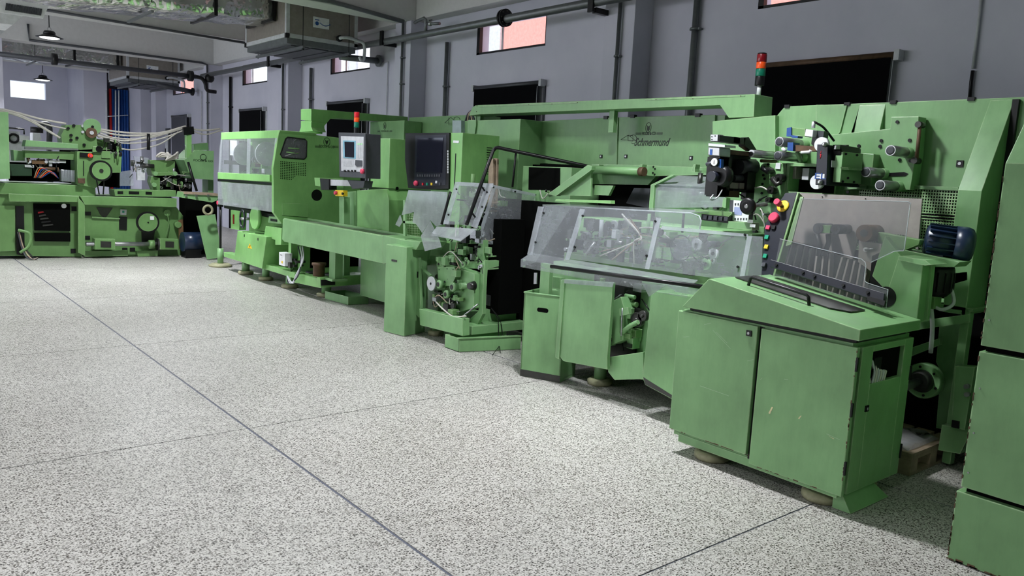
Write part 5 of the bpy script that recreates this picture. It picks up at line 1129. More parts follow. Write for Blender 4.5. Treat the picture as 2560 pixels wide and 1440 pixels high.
clutter(m3, (RXm-.03, yq-.02, .72), (RXm+.02, yq+.04, .82), 5, 44, mats=[STEEL, GREY, BLACK], cab=1, s=.5)
q = PY(yq+.1, 1225, 752); M().box(q.x, q.x+.16, q.y, q.y+.06, q.z-.05, q.z+.05).build('valve_block', STEEL, m3); M().box(q.x+.05, q.x+.25, q.y+.06, q.y+.12, q.z-.03, q.z+.05).build('valve_block', DKSTEEL, m3)
for k in range(2): M().tube(bez([PY(yq+.02, 1228, 770), PY(yq-.05, 1250-k*5, 800), PY(yq-.1, 1255-k*8, 850), PZ(.01, 1231+k*20, 888-k*6)], 6), .0035, 5).build('thin_wire', BLACK, m3)
M().box(4.95, 5.09, 4.9, 6.3, .1, 1.38).build('dark_interior', MATTEBLACK, m3)  # black box in place of the shaded void between the machines
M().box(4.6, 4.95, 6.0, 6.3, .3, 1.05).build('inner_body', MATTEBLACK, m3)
# blue-black drum and chain conveyor in the hood
q = PY(5.95, 1312, 540); M().cyl(PY(6.0, 1312, 543), PY(6.35, 1312, 543)+V((0, 0, 0)), .16, n=36).build('drum', NAVY, m3)
for r_ in range(6):
    for k in range(5):
        p = PY(5.96, 1222+k*14+r_*2, 520+r_*13+k*2); M().cyl(p, p+V((0, .14, 0)), .012, n=8).build('chain_roller', STEEL if (r_+k) % 3 else DKSTEEL, m3)
        if k < 4: M().tube([p, PY(5.96, 1236+k*14+r_*2, 522+r_*13+k*2)], .006, 5).build('chain_link', DKSTEEL, m3)
clutter(m3, (4.5, 5.95, 1.25), (4.85, 6.3, 1.5), 24, 45, cab=5)
# hoods
U0, U1 = V((4.10, 0, 1.17)), V((4.44, 0, 1.52))
def us(dx, d, pts):
    n_ = V((U1.z-U0.z, 0, -(U1.x-U0.x))).normalized(); return M().poly([PN(U0+n_*dx, n_, *p) for p in pts], n_*d)
us(0, .005, [(1108, 560), (1145, 455), (1235, 458), (1192, 568), (1165, 562)]).build('clear_hood', CLEAR, m3)
us(-.006, .005, [(1215, 458), (1233, 459), (1192, 570), (1180, 566)]).build('joint_strip', HAZY, m3); us(-.006, .005, [(1138, 455), (1150, 455), (1120, 560), (1108, 558)]).build('joint_strip', HAZY, m3)
us(-.006, .005, [(1142, 455), (1233, 459), (1232, 468), (1141, 463)]).build('joint_strip', HAZY, m3)
n_ = V((U1.z-U0.z, 0, -(U1.x-U0.x))).normalized()
for p in ((1142, 474), (1218, 481), (1206, 518), (1122, 538)): q = PN(U0-n_*.008, n_, *p); M().cyl(q, q-n_*.012, .008, n=8).build('screw', BLACK, m3)
YH = 5.88
sd = M().poly([PY(YH, *p) for p in [(1190, 608), (1234, 462), (1347, 486), (1334, 542), (1241, 612)]], (0, .005, 0)).build('side_hood', CLEAR, m3)
for pts in ([(1190, 608), (1234, 462), (1241, 465), (1199, 607)], [(1234, 462), (1347, 486), (1346, 493), (1236, 470)], [(1241, 612), (1334, 542), (1331, 537), (1238, 604)], [(1347, 486), (1334, 542), (1328, 540), (1340, 489)], [(1190, 608), (1241, 612), (1238, 603), (1193, 598)]):
    M().poly([PY(YH-.006, *p) for p in pts], (0, .005, 0)).build('joint_strip', HAZY, sd)
for p in ((1233, 468), (1287, 479), (1340, 487), (1329, 529), (1239, 605), (1286, 571), (1210, 535)): q = PY(YH-.007, *p); M().cyl(q, q-V((0, .01, 0)), .008, n=8).build('screw', BLACK, sd)
M().poly([PY(YH+.02, *p) for p in [(1347, 487), (1364, 490), (1345, 545), (1335, 560)]], (0, .04, 0)).build('hood_frame', LIME, m3); M().poly([PY(YH+.02, *p) for p in [(1347, 487), (1420, 497), (1420, 503), (1350, 494)]], (0, .06, 0)).build('hood_frame', LIME, m3)
# small lip and broken left hood
us(-.08, .005, [(1080, 583), (1092, 566), (1192, 572), (1150, 603)]).build('clear_shelf', HAZY, m3)
M().poly([PX(4.05, *p) for p in [(1079, 585), (1153, 598), (1152, 602), (1079, 589)]], (.005, 0, 0)).build('shelf_lip', HAZY, m3)
M().poly([PX(4.1, *p) for p in [(1004, 538), (1021, 475), (1118, 480), (1112, 560), (1090, 566), (1075, 550), (1055, 582), (1040, 560), (1031, 556), (1035, 530)]], (.005, 0, 0)).build('broken_hood', HAZY, m3)
M().poly([PX(4.05, *p) for p in [(1052, 590), (1075, 552), (1098, 600), (1103, 618), (1062, 628)]], (.005, 0, 0)).build('broken_hood', HAZY, m3)
M().poly([PX(4.03, *p) for p in [(1000, 537), (1005, 555), (998, 567), (988, 562)]], (.005, 0, 0)).build('broken_shard', HAZY, m3)
M().poly([PX(4.2, *p) for p in [(1008, 500), (1012, 500), (1013, 590), (1008, 590)]], (.02, 0, 0)).build('hood_post', SAGE, m3)
M().poly([PX(4.2, *p) for p in [(1008, 552), (1052, 556), (1052, 561), (1008, 558)]], (.02, 0, 0)).build('hood_rail', SAGE, m3)
wm_ = M()
for k in range(9): a, b_ = PX(4.25, 1016+k*4, 532+(k*.5)), PX(4.25, 1016+k*4, 590); wm_.tube([a, b_], .002, 4)
for k in range(10): a, b_ = PX(4.25, 1014, 534+k*6), PX(4.25, 1050, 536+k*6); wm_.tube([a, b_], .002, 4)
wm_.build('wire_basket', SAGE, m3)
# black bars
M().tube([PX(4.02, 1126, 480), PX(4.02, 1104, 560)], .013, 10).build('black_bar', BLACK, m3)
gr = thing('grab_rail', 'long bent black tubular grab rail above the clear hood', 'rail', PX(4.15, 1165, 560))
ug = U0-n_*.07; r0, r1, r2_ = PN(ug, n_, 1167, 560), PN(ug, n_, 1232, 378), PN(ug, n_, 1245, 369); r3 = PY(r2_.y-.55, 1470, 416)
M().tube([r0, r1, r1.lerp(r2_, .5)+V((0, 0, .012)), r2_]+[r2_.lerp(r3, t_) for t_ in (.3, .6, .98)]+[r3, r3+V((.02, .0, -.05))], .017, 12).build('rail_tube', BLACK, gr)
q = r2_.lerp(r3, .2); M().tube([q, PY(q.y, 1281, 468)], .010, 8).build('strut', BLACK, gr)
for p in ((1202, 464), (1178, 530)): q = PN(ug, n_, *p); M().cyl(q, q+n_*.065, .009, n=8).build('mount_stud', BLACK, gr)
# box on the left of M3
b1, b2_, b3_ = PZ(0, 959, 829), PZ(0, 1010, 842), PZ(0, 1062, 831)
jb = thing('box_locker', 'tall narrow green box locker standing on the floor at the end of the conveyor', 'cabinet', (b1.x, b1.y, 0))
b4_ = b1+(b3_-b2_)
M().poly([V((p.x, p.y, .004)) for p in (b1, b2_, b3_, b4_)], (0, 0, .875)).build('body', SAGE, jb, .004)
u_ = (b2_-b1).normalized(); n_o = V((u_.y, -u_.x, 0))
if n_o.x > 0: n_o = -n_o
p_ = b1+u_*.09+n_o*.0005
M().poly([p_+V((0, 0, .72)), p_+u_*.08+V((0, 0, .72)), p_+u_*.08+V((0, 0, .74)), p_+V((0, 0, .74))], n_o*.002).build('name_slot', DKSTEEL, jb)
# low tray on the floor
f0, f1 = PZ(0, 1147, 881), PZ(0, 1301, 874)
tr = thing('floor_tray', 'long low green sheet metal tray on the floor between locker and bin', 'tray', (f0.x, f0.y, 0))
f1.y = min(f1.y, f0.y); dv = f1-f0; nv = V((0, .22, 0))
if True:
    for a, b_, nm in ((f0, f1, 'front'), (f0+nv, f1+nv, 'back')):
        M().poly([a+V((0, 0, .003)), b_+V((0, 0, .003)), b_+V((0, .005, .003)), a+V((0, .005, .003))], (0, 0, .125)).build(nm, SAGE, tr)
    M().poly([f0+V((0, 0, .003)), f0+nv+V((0, 0, .003)), f0+nv+V((.005, 0, .003)), f0+V((.005, 0, .003))], (0, 0, .125)).build('end', SAGE, tr)
    M().poly([f0+V((0, 0, .003)), f1+V((0, 0, .003)), f1+nv+V((0, 0, .003)), f0+nv+V((0, 0, .003))], (0, 0, .004)).build('floor_plate', SAGE, tr)
    M().poly([f0+V((-.02, -.01, .128)), f1+V((0, -.01, .128)), f1+V((0, .03, .128)), f0+V((-.02, .03, .128))], (0, 0, .006)).build('flange', SAGE, tr)
foot((PZ(0, 1083, 838).x+.03, PZ(0, 1083, 838).y), .08, .15, m3)
# shared back wall between the cabinets
rw = thing('rear_machine_wall', 'plain dark green upper enclosure with triangle mark behind the black console', 'machine', (6.2, 8.4, 0))
M().box(6.2, 6.6, PX(6.2, 1190, 300).y, PX(6.2, 1022, 300).y, .05, 2.37).build('body', SAGE, rw, .003)
lg = M(); line(lg, [(1112, 307), (1127, 293), (1142, 308), (1112, 307)], .003, 6.198); line(lg, [(1122, 294), (1122, 312), (1135, 312), (1135, 294)], .003, 6.198)
line(lg, [(1142+8*math.cos(a), 300+8*math.sin(a)) for a in [k*math.pi/8-2.6 for k in range(13)]], .003, 6.198); lg.build('printed_mark', INK, rw)
M().box(5.9, 6.19, PX(5.9, 1010, 330).y, PX(5.9, 925, 330).y, .05, PX(5.9, 960, 303).z).build('lower_body', SAGE, rw, .003)
emblem(rw, PX(5.899, 962, 315), .05, 5.898); text('maker_name', 'FOCKE & CO', .04, PX(5.898, 962, 328), (0, -1, 0), (0, 0, 1), INK, rw, 0, .001, .2)
bars(rw, PX(5.898, 962, 328), .34, .02, 5.898)
# ================================================================ M2 lime machine with conveyor
m2 = thing('wrapping_machine', 'large light green machine with clear side covers and round-cornered window, left of centre', 'machine', (4.15, 9.7, 0))
YA, YB = PX(4.15, 697, 400).y, PX(4.15, 545, 400).y   # near / far ends
# end wall (-Y face)
endp = [(700, 326), (728, 331), (862, 347), (862, 400), (862, 585), (705, 560), (690, 530), (690, 440), (705, 370)]
ew = M().poly([PY(YA, *p) for p in [(698, 325), (728, 330), (860, 346), (858, 600), (760, 560), (705, 560), (684, 531), (684, 470), (683, 420)]], (0, .06, 0)).build('end_wall', LIME, m2, .004)
M().box(4.62, 5.35, YA+.06, YB, .12, 1.96).build('body', LIME, m2, .004)
M().box(4.50, 5.35, YA+.06, YA+.5, .1, .95).build('front_pedestal', LIME, m2)
# window with rounded corners
wp = [(719, 343), (762, 348), (767, 353), (766, 392), (760, 398), (706, 394), (701, 386), (714, 347)]
M().poly([PY(YA-.004, *p) for p in wp], (0, .003, 0)).build('window_glass', CLEAR, ew)
M().poly([PY(YA-.0015, *p) for p in wp], (0, .001, 0)).build('dark_inside', MATTEBLACK, ew)
M().tube([PY(YA-.004, *p) for p in wp], .008, 6, True).build('window_seal', BLACK, ew)
for k, (a, b_) in enumerate((((712, 390), (750, 380)), ((716, 380), (745, 384)), ((735, 352), (742, 348)), ((720, 370), (748, 372)))): M().tube([PY(YA-.006, *a), PY(YA-.006, *b_)], .008, 6).build('inner_part', LIME if k % 2 else STEEL, ew)
# perforated area
pf = M()
for i in range(15):
    for j in range(11):
        if i+j*0.0 > 13 and j > 8: continue
        if j > 7 and i > 16-j: continue
        a = PY(YA-.001, 701+i*4.4, 403+j*4.2+i*.35); pf.box(a.x, a.x+.012, a.y, a.y+.001, a.z-.012, a.z)
pf.build('perforated_holes', MATTEBLACK, ew, kind='stuff')
emblem_c = PY(YA-.001, 817, 355)
m = M().tube([emblem_c+V((.045*math.cos(a), 0, .055*math.sin(a))) for a in [k*math.pi/12 for k in range(24)]], .004, 4, True); m.poly([emblem_c+V((.055*a, 0, .055*b_)) for a, b_ in ((-.45, .55), (-.3, -.2), (0, -.7), (.3, -.2), (.45, .55), (0, .2))], (0, .001, 0)); m.build('printed_emblem', INK, ew)
text('maker_name', 'FOCKE & CO', .05, PY(YA-.002, 817, 367), (1, 0, 0), (0, 0, 1), INK, ew, 0, .001, .22)
b_ = M()
for sg in (-1, 1):
    for k in range(3): c_ = PY(YA-.002, 817+sg*22, 367); b_.box(c_.x-.04, c_.x+.04, c_.y, c_.y+.001, c_.z-.012+k*.01, c_.z-.008+k*.01)
b_.build('printed_bars', INK, ew)
# side: top strip, clear covers (X=4.15)
M().poly([PX(4.15, *p) for p in [(553, 331), (697, 325), (700, 326), (694, 345), (552, 349)]], (.5, 0, 0)).build('top_cover', LIME, m2, .004)
UX = 4.13
M().poly([PX(UX, *p) for p in [(552, 349), (692, 345), (682, 440), (546, 432), (548, 372)]], (.006, 0, 0)).build('clear_cover', CLEAR, m2)
for pts in ([(552, 349), (556, 349), (551, 432), (546, 432)], [(618, 347), (626, 347), (624, 438), (616, 437)], [(688, 345), (692, 345), (682, 440), (678, 440)]): M().poly([PX(UX-.005, *p) for p in pts], (.005, 0, 0)).build('joint_strip', HAZY, m2)
M().poly([PX(4.10, *p) for p in [(544, 431), (674, 437), (674, 454), (544, 447)]], (.06, 0, 0)).build('ledge', LIME, m2, .003)
M().poly([PX(4.12, *p) for p in [(544, 454), (680, 464), (679, 530), (545, 511)]], (.006, 0, 0)).build('lower_clear_cover', HAZY, m2)
M().poly([PX(4.14, *p) for p in [(544, 447), (684, 458), (684, 463), (544, 453)]], (.3, 0, 0)).build('dark_gap', BLACK, m2)
M().poly([PX(4.3, *p) for p in [(552, 445), (680, 455), (678, 515), (556, 505)]], (.2, 0, 0)).build('inner_housing', OLIVE, m2)
M().poly([PX(4.28, 700, 540), PX(4.28, 560, 512), PX(4.28, 560, 520), PX(4.28, 700, 550)], (.3, 0, 0)).build('under_plate', BLACK, m2)
for p, r in (((612, 385), .16), ((640, 400), .05), ((668, 385), .16)):
    q = PX(4.30, *p); M().cyl(q, q+V((0, .03, 0)), r, n=32).build('reel', GREY if r > .1 else STEEL, m2)
M().poly([PX(4.4, *p) for p in [(575, 350), (592, 350), (592, 388), (575, 388)]], (.01, 0, 0)).build('notice', WHITE, m2)
M().poly([PX(4.35, *p) for p in [(560, 400), (595, 402), (595, 412), (560, 410)]], (.05, 0, 0)).build('bracket', DKSTEEL, m2)
clutter(m2, (4.3, YA+.2, 1.35), (4.55, YB-.1, 1.75), 30, 51, mats=[LIME, STEEL, GREY, DKSTEEL, WHITE], cab=3)
# round black port and lower door
q = PY(YA-.002, 792, 488); M().lathe(q, (0, .004, 0), [(0, .075), (1, .075)], 28).build('round_port', BLACK, ew)
M().poly([PY(YA-.012, *p) for p in [(705, 507), (770, 510), (770, 543), (706, 538)]], (0, .01, 0)).build('lower_panel', LIME, ew, .002)
arc = [PY(YA-.004, 690+math.cos(a)*90-0, 430+math.sin(a)*80) for a in [math.pi*.13+k*math.pi*.04 for k in range(9)]]
# handwheel, drum, cover below
q = PX(4.12, 606, 547); M().tube([q+V((0, .085*math.cos(a), .12*math.sin(a))) for a in [k*math.pi/14 for k in range(28)]], .014, 8, True).build('handwheel', NAVY, m2); M().tube([q+V((0, .08, 0)), q-V((0, .08, 0))], .01, 6).build('spoke', STEEL, m2); M().cyl(q-V((.02, 0, 0)), q+V((.2, 0, 0)), .02, n=12).build('shaft', STEEL, m2)
q = PX(4.18, 635, 545); M().lathe(q, (.05, 0, 0), [(0, .15), (1, .15)], 36).build('guard_disc', LIME, m2)
M().poly([PX(4.25, *p) for p in [(577, 525), (600, 528), (598, 575), (577, 572)]], (.1, 0, 0)).build('switch_box', LIME, m2); q = PX(4.24, 583, 548); M().box(q.x, q.x+.01, q.y-.02, q.y+.02, q.z-.07, q.z+.07).build('red_sight', REDLENS, m2)
cv = M().poly([PX(4.13, *p) for p in [(594, 577), (666, 592), (655, 672), (585, 649)]], (.35, 0, 0)).build('drive_cover', LIME, m2, .004)
for p in ((611, 589), (645, 598)): q = PX(4.128, *p); M().box(q.x-.004, q.x, q.y-.008, q.y+.008, q.z-.018, q.z+.018).build('slot', BLACK, cv)
ws = M().poly([PX(4.127, *p) for p in [(624, 609), (630, 622), (619, 620)]], (.002, 0, 0)).build('warning_sign', YELLOW, cv); M().poly([PX(4.125, *p) for p in [(625, 612), (626, 616), (624.5, 616), (625, 620), (623, 615), (624.5, 615)]], (.001, 0, 0)).build('lightning_bolt', BLACK, ws)
M().box(4.18, 4.30, 9.3, 11.8, .20, .27).build('base_rail', LIME, m2, .003)
M().poly([PX(4.2, *p) for p in [(664, 565), (704, 570), (702, 612), (688, 612), (688, 600), (660, 590)]], (.15, 0, 0)).build('outlet_block', LIME, m2, .003)
M().poly([PX(4.19, *p) for p in [(672, 541), (702, 546), (702, 560), (670, 556)]], (.1, 0, 0)).build('outlet_frame', SAGE, m2, .003); M().poly([PX(4.185, *p) for p in [(676, 546), (692, 549), (692, 555), (676, 552)]], (.005, 0, 0)).build('opening', BLACK, m2)
clutter(m2, (4.22, 9.9, .95), (4.4, 11.7, 1.05), 14, 52, cab=2)
q = PX(4.14, 703, 648); jb2 = M().box(q.x, q.x+.10, q.y-.11, q.y+.07, q.z-.08, q.z+.085).build('junction_box', WHITE, m2, .003); M().box(q.x-.002, q.x, q.y-.05, q.y-.01, q.z-.05, q.z-.02).build('sticker', YELLOW, jb2); M().box(q.x-.002, q.x, q.y-.03, q.y+.03, q.z+.05, q.z+.058).build('sticker', BLACK, jb2)
M().box(4.24, 4.34, 9.55, 9.63, .14, .66).build('stand_post', LIME, m2)
for k in range(3): M().tube(bez([PX(4.25, 745+k*6, 616), PX(4.2, 752+k*3, 650), PX(4.15, 745-k*3, 690), PX(4.12, 722+k*5, 708), PX(4.12, 718, 690)], 6), .009, 6).build('hose', GREY if k else DKGREY, m2)
clutter(m2, (4.15, 9.35, .3), (4.35, 9.6, .42), 8, 53, mats=[DKSTEEL, BLACK, STEEL], cab=1, s=.7)
# low frame / skid under conveyor
M().poly([PX(4.2, *p) for p in [(740, 686), (797, 696), (800, 720), (735, 706)]], (.08, 0, 0)).build('skid_beam', LIME, m2)
M().poly([PY(8.6, *p) for p in [(800, 695), (850, 692), (955, 686), (955, 706), (820, 718), (802, 720)]], (0, .08, 0)).build('skid_beam', LIME, m2)
M().poly([PY(8.58, *p) for p in [(803, 700), (838, 698), (838, 712), (803, 714)]], (0, .01, 0)).build('opening', BLACK, m2)
M().box(4.32, 5.3, 8.68, 9.7, .24, .27).build('skid_plate', LIME, m2)
for p, m_, r in (((830, 688), DKGREY, .1), ((780, 682), DKGREY, .08)): q = PZ(.275, *p); M().lathe(q, (0, 0, .02), [(0, r), (1, r)], 24).build('disc', m_, m2)
q = PZ(.30, 797, 690); M().lathe(q, (0, 0, .16), [(0, .07), (.8, .07), (.82, .085), (1, .085)], 20).build('motor_stump', IRON, m2)
M().poly([PX(4.9, *p) for p in [(862, 660), (840, 670), (840, 690), (862, 690)]], (.01, 0, 0)).build('bent_plate', DKGREY, m2)
tag(M().loft([[V((4.75+.5*j/4, 8.75+.32*i/4, .272+.012*((i+j) % 2))) for i in range(5)]+[V((4.75+.5*j/4, 9.07-.32*i/4, .2712)) for i in range(5)] for j in range(5)], True, False).build('paper_sheets', WHITE), 'loose pile of white paper sheets lying on the low skid below the conveyor', 'paper')
# conveyor
cn = thing('conveyor', 'long closed green conveyor trough linking the machine outlet to the box locker', 'conveyor', (4.15, 7.1, .6))
M().poly([PX(4.15, *p) for p in [(707, 547), (957, 590), (957, 659), (710, 604), (705, 598)]], (.02, 0, 0)).build('side_plate', SAGE, cn, .004)
M().box(4.17, 4.50, 6.75, 9.62, .66, .90).build('trough', SAGE, cn, .003)
M().poly([PX(4.13, *p) for p in [(957, 588), (1010, 600), (1052, 604), (1040, 625), (1015, 620), (1010, 650), (957, 660)]], (.3, 0, 0)).build('end_section', SAGE, cn, .004)
M().box(4.20, 4.47, 6.6, 9.6, .902, .915).build('belt', BELT, cn)
for xx in (4.16, 4.48): M().box(xx, xx+.02, 6.7, 9.6, .90, .935).build('edge_rail', SAGE, cn)
M().box(4.30, 4.40, 8.45, 8.6, .30, .658).build('leg', SAGE, cn); M().box(4.25, 4.45, 8.42, 8.63, .275, .30).build('leg_plate', SAGE, cn)
# feet under the machine and skid
for p, r, h in (((611, 685), .11, .2), ((661, 700), .10, .2), ((721, 719), .11, .15), ((812, 741), .12, .19), ((946, 733), .12, .2)):
    q = PZ(0, *p); foot((q.x+.02, q.y), r, h, m2)
q = PZ(0, 611, 690); M().box(q.x-.1, q.x+.14, q.y-.1, q.y+.12, -.0, .0).build('x', WOOD, m2); bpy.data.objects.remove(bpy.data.objects['x'])
# foot stand with long post at far left
fs = thing('post_stand', 'thin dark post on a round cream foot, left of the light green machine', 'stand', PZ(0, 550, 664))
q = PZ(0, 551, 666); M().lathe((q.x, q.y, 0), (0, 0, .05), [(0, .165), (.5, .175), (1, .12)], 28).build('round_foot', FOOTP, fs); M().cyl((q.x, q.y, .05), (q.x, q.y, .28), .045, n=16).build('sleeve', SAGE, fs); M().cyl((q.x, q.y, .28), (q.x, q.y, .95), .018, n=10).build('post', BLACK, fs)
q2 = V((q.x, q.y, .98)); M().box(q2.x-.03, q2.x+.03, q2.y-.05, q2.y+.05, q2.z-.06, q2.z+.06).build('switch_box', BLACK, fs); M().cyl(q2-V((.05, 0, 0)), q2-V((.03, 0, 0)), .03, n=16).build('stop_button', PINK, fs)
# tray on floor
tx = PZ(0, 868, 762); tt = thing('small_tray', 'small open green parts tray with debris on the floor under the conveyor', 'tray', (tx.x, tx.y, 0))
a, b_, c_ = PZ(0, 870, 763), PZ(0, 921, 760), PZ(0, 905, 722); u_ = (b_-a); 
for s0_, s1_ in ((a, b_), (b_, b_+V((-.05, .5, 0))), (b_+V((-.05, .5, 0)), a+V((-.05, .5, 0))), (a+V((-.05, .5, 0)), a)):
    M().poly([s0_+V((0, 0, .002)), s1_+V((0, 0, .002)), s1_+V((0, 0, .1)), s0_+V((0, 0, .1))], (.005, .005, 0)).build('side', SAGE, tt)
M().poly([a+V((0, 0, .002)), b_+V((0, 0, .002)), b_+V((-.05, .5, .002)), a+V((-.05, .5, .002))], (0, 0, .004)).build('bottom', SAGE, tt)
rn = random.Random(4)
for k in range(9): p = a.lerp(b_, rn.uniform(.1, .9))+V((0, rn.uniform(.03, .3), .02)); M().box(p.x-.025, p.x+.025, p.y-.015, p.y+.015, p.z-.013, p.z+.013).build('scrap', rn.choice([FOOTP, DKSTEEL, GREY]), tt)
# tall feed duct arm
fa = thing('feed_duct', 'tall green elbow-shaped feed duct rising behind the light green machine', 'duct', (4.9, 10.4, 2))
M().poly([PX(4.9, *p) for p in [(752, 273), (778, 272), (778, 302), (752, 300)]], (.18, 0, 0)).build('top_block', LIME, fa, .003)
M().poly([PX(4.9, *p) for p in [(752, 302), (778, 305), (778, 318), (782, 328), (748, 330), (752, 318)]], (.2, 0, 0)).build('lower_block', LIME, fa, .003)
YD = PX(4.9, 778, 285).y
M().poly([PY(YD, *p) for p in [(778, 272), (1020, 292), (1020, 308), (842, 296), (826, 297), (810, 316), (779, 305)]], (0, .22, 0)).build('elbow_arm', LIME, fa, .003)
M().poly([PY(YD+.001, *p) for p in [(779, 308), (808, 320), (806, 335), (779, 327)]], (0, .2, 0)).build('lower_elbow', LIME, fa, .003)
# HMI on swing arm
hp = thing('operator_panel', 'grey operator panel with screen and keypad on a swing arm', 'panel', (4.3, 8.2, 1.5))
HX = 4.0
M().poly([PX(HX, *p) for p in [(846, 331), (913, 333), (913, 446), (848, 442)]], (.02, 0, 0)).build('front_frame', DKGREY, hp, .006)
M().poly([PX(HX+.02, *p) for p in [(847, 332), (913, 334), (913, 446), (849, 442)]], (.18, 0, 0)).build('housing', DKGREY, hp, .004)
pf_ = M().poly([PX(HX-.004, *p) for p in [(852, 340), (909, 342), (908, 430), (853, 427)]], (.004, 0, 0)).build('front_plate', GREY, hp)
M().poly([PX(HX-.007, *p) for p in [(857, 351), (889, 352), (889, 397), (858, 395)]], (.003, 0, 0)).build('screen_surround', plain('pale_blue_plastic', (120, 170, 190), .4), pf_)
M().poly([PX(HX-.010, *p) for p in [(861, 354), (885, 355), (885, 394), (862, 392)]], (.003, 0, 0)).build('screen', SCREEN, pf_)
for r_ in range(3):
    for k in range(7): M().poly([PX(HX-.007, *p) for p in [(857+k*3.9, 401+r_*5), (860+k*3.9, 401+r_*5), (860+k*3.9, 404.5+r_*5), (857+k*3.9, 404.5+r_*5)]], (.002, 0, 0)).build('key', GREY, pf_)
for r_ in range(7):
    for k in range(3): M().poly([PX(HX-.007, *p) for p in [(893+k*4.6, 358+r_*5.4), (896.5+k*4.6, 358+r_*5.4), (896.5+k*4.6, 362+r_*5.4), (893+k*4.6, 362+r_*5.4)]], (.002, 0, 0)).build('key', GREY if r_ else plain('pale_green_key', (170, 220, 170), .5), pf_)
M().poly([PX(HX-.010, *p) for p in [(888, 400), (905, 401), (905, 416), (892, 417), (887, 412)]], (.006, 0, 0)).build('dark_cover', DKGREY, pf_, .002)
for x_ in (860, 869, 878, 886): q = PX(HX-.02, x_, 427); M().cyl(q, q+V((.02, 0, 0)), .011, n=12).build('selector', BLACK, pf_)
q = PX(HX-.035, 902, 428); M().lathe(q, (.03, 0, 0), [(0, .02), (.4, .028), (1, .022)], 20).build('emergency_stop', PINK, pf_)
ar = M().poly([PX(HX+.10, *p) for p in [(810, 448), (905, 452), (905, 466), (812, 464)]], (.06, 0, 0)).build('swing_arm', GREY, hp, .003)
M().poly([PX(HX+.06, *p) for p in [(868, 450), (912, 452), (908, 470), (880, 472)]], (.10, 0, 0)).build('arm_joint', DKGREY, hp, .004); M().poly([PX(HX+.08, *p) for p in [(799, 446), (822, 448), (822, 474), (803, 475)]], (.10, 0, 0)).build('arm_joint', BLACK, hp, .004)
M().poly([PX(HX+.13, *p) for p in [(786, 444), (800, 445), (800, 466), (788, 464)]], (.3, 0, 0)).build('wall_mount', LIME, hp)
b2 = thing('beacon_light', 'smaller red, orange and green signal beacon above the operator panel', 'beacon', PX(4.1, 891, 330))
q = PX(4.1, 891, 335); L = PX(4.1, 891, 279).z-q.z
for z0, z1, m_, nm, rr in ((-.1, .28, BLACK, 'base', .027), (.28, .52, GRNLENS, 'green_lens', .028), (.525, .73, ORANGE, 'orange_lens', .029), (.735, .97, RED, 'red_lens', .029), (.97, 1.0, BLACK, 'cap', .026)):
    M().lathe(q+V((0, 0, L*z0)), (0, 0, L*(z1-z0)), [(0, rr*.97), (.06, rr), (.94, rr), (1, rr*.97)], 24).build(nm, m_, b2)
# emergency station post
es_ = thing('emergency_post', 'green post with yellow emergency stop box below the operator panel', 'stand', PX(4.55, 852, 540))
M().poly([PX(4.55, *p) for p in [(848, 492), (860, 493), (860, 700), (848, 698)]], (.08, 0, 0)).build('post', SAGE, es_)
M().poly([PX(4.53, *p) for p in [(838, 475), (858, 476), (858, 491), (838, 490)]], (.06, 0, 0)).build('yellow_box', YELLOW, es_, .003); q = PX(4.50, 836, 482); M().cyl(q, q+V((.04, 0, 0)), .022, n=16).build('stop_button', PINK, es_); q = PX(4.52, 855, 484); M().cyl(q, q+V((.02, 0, 0)), .015, n=12).build('black_knob', BLACK, es_)
M().poly([PX(4.7, *p) for p in [(862, 480), (890, 478), (890, 590), (862, 585)]], (.1, 0, 0)).build('back_panel', SAGE, es_)

# ================================================================ M1 far left machines, facing the camera (Y about 13.8)
m1 = thing('packing_machine', 'long olive green machine bed with open bays at the far left, nearest the left edge', 'machine', (2.0, 13.8, 0))
Y1 = 13.8
def y1(c, d, pts, nm, mat=OLIVE, parent=m1, bev=.004, **k): return M().poly([PY(c, *p) for p in pts], (0, d, 0)).build(nm, mat, parent, bev, **k)
y1(Y1, .9, [(-60, 455), (200, 463), (238, 466), (240, 490), (-60, 484)], 'bed')
y1(Y1+.05, .8, [(22, 484), (200, 490), (205, 642), (40, 640), (-60, 640), (-60, 484)], 'lower_body')
y1(Y1-.10, .14, [(22, 484), (198, 490), (198, 505), (24, 504)], 'front_ledge', bev=.006)
y1(Y1+.0, .04, [(-60, 514), (38, 514), (38, 627), (-60, 632)], 'side_door')
y1(Y1-.02, .02, [(40, 515), (60, 515), (62, 640), (42, 636)], 'cable_slot', BLACK, bev=0)
y1(Y1+.0, .055, [(84, 509), (175, 510), (176, 578), (87, 576)], 'open_bay', MATTEBLACK, bev=0)
y1(Y1+.0, .055, [(86, 583), (176, 583), (176, 604), (88, 603)], 'open_bay', MATTEBLACK, bev=0)
for k in range(5): y1(Y1-.01, .01, [(95+k*3, 530+k*8), (108+k*6, 528+k*8), (110+k*6, 531+k*8), (95+k*3, 534+k*8)], 'inner_shaft', (REDLENS, DKSTEEL, DKSTEEL, BLACK, DKSTEEL)[k], bev=0)
q = PY(Y1-.01, 160, 515); M().cyl(q, q+V((0, .01, 0)), .035, n=16).build('white_tag', WHITE, m1)
for p in ((185, 522), (183, 627), (183, 483)): q = PY(Y1+.045, *p); M().box(q.x-.035, q.x+.035, q.y-.005, q.y+.006, q.z-.035, q.z+.035).build('black_port', BLACK, m1)
M().tube(bez([PY(Y1-.1, 45, 575), PY(Y1-.12, 75, 585), PY(Y1-.12, 72, 615), PY(Y1-.12, 50, 632)], 6), .022, 8).build('hose', OLIVE, m1)
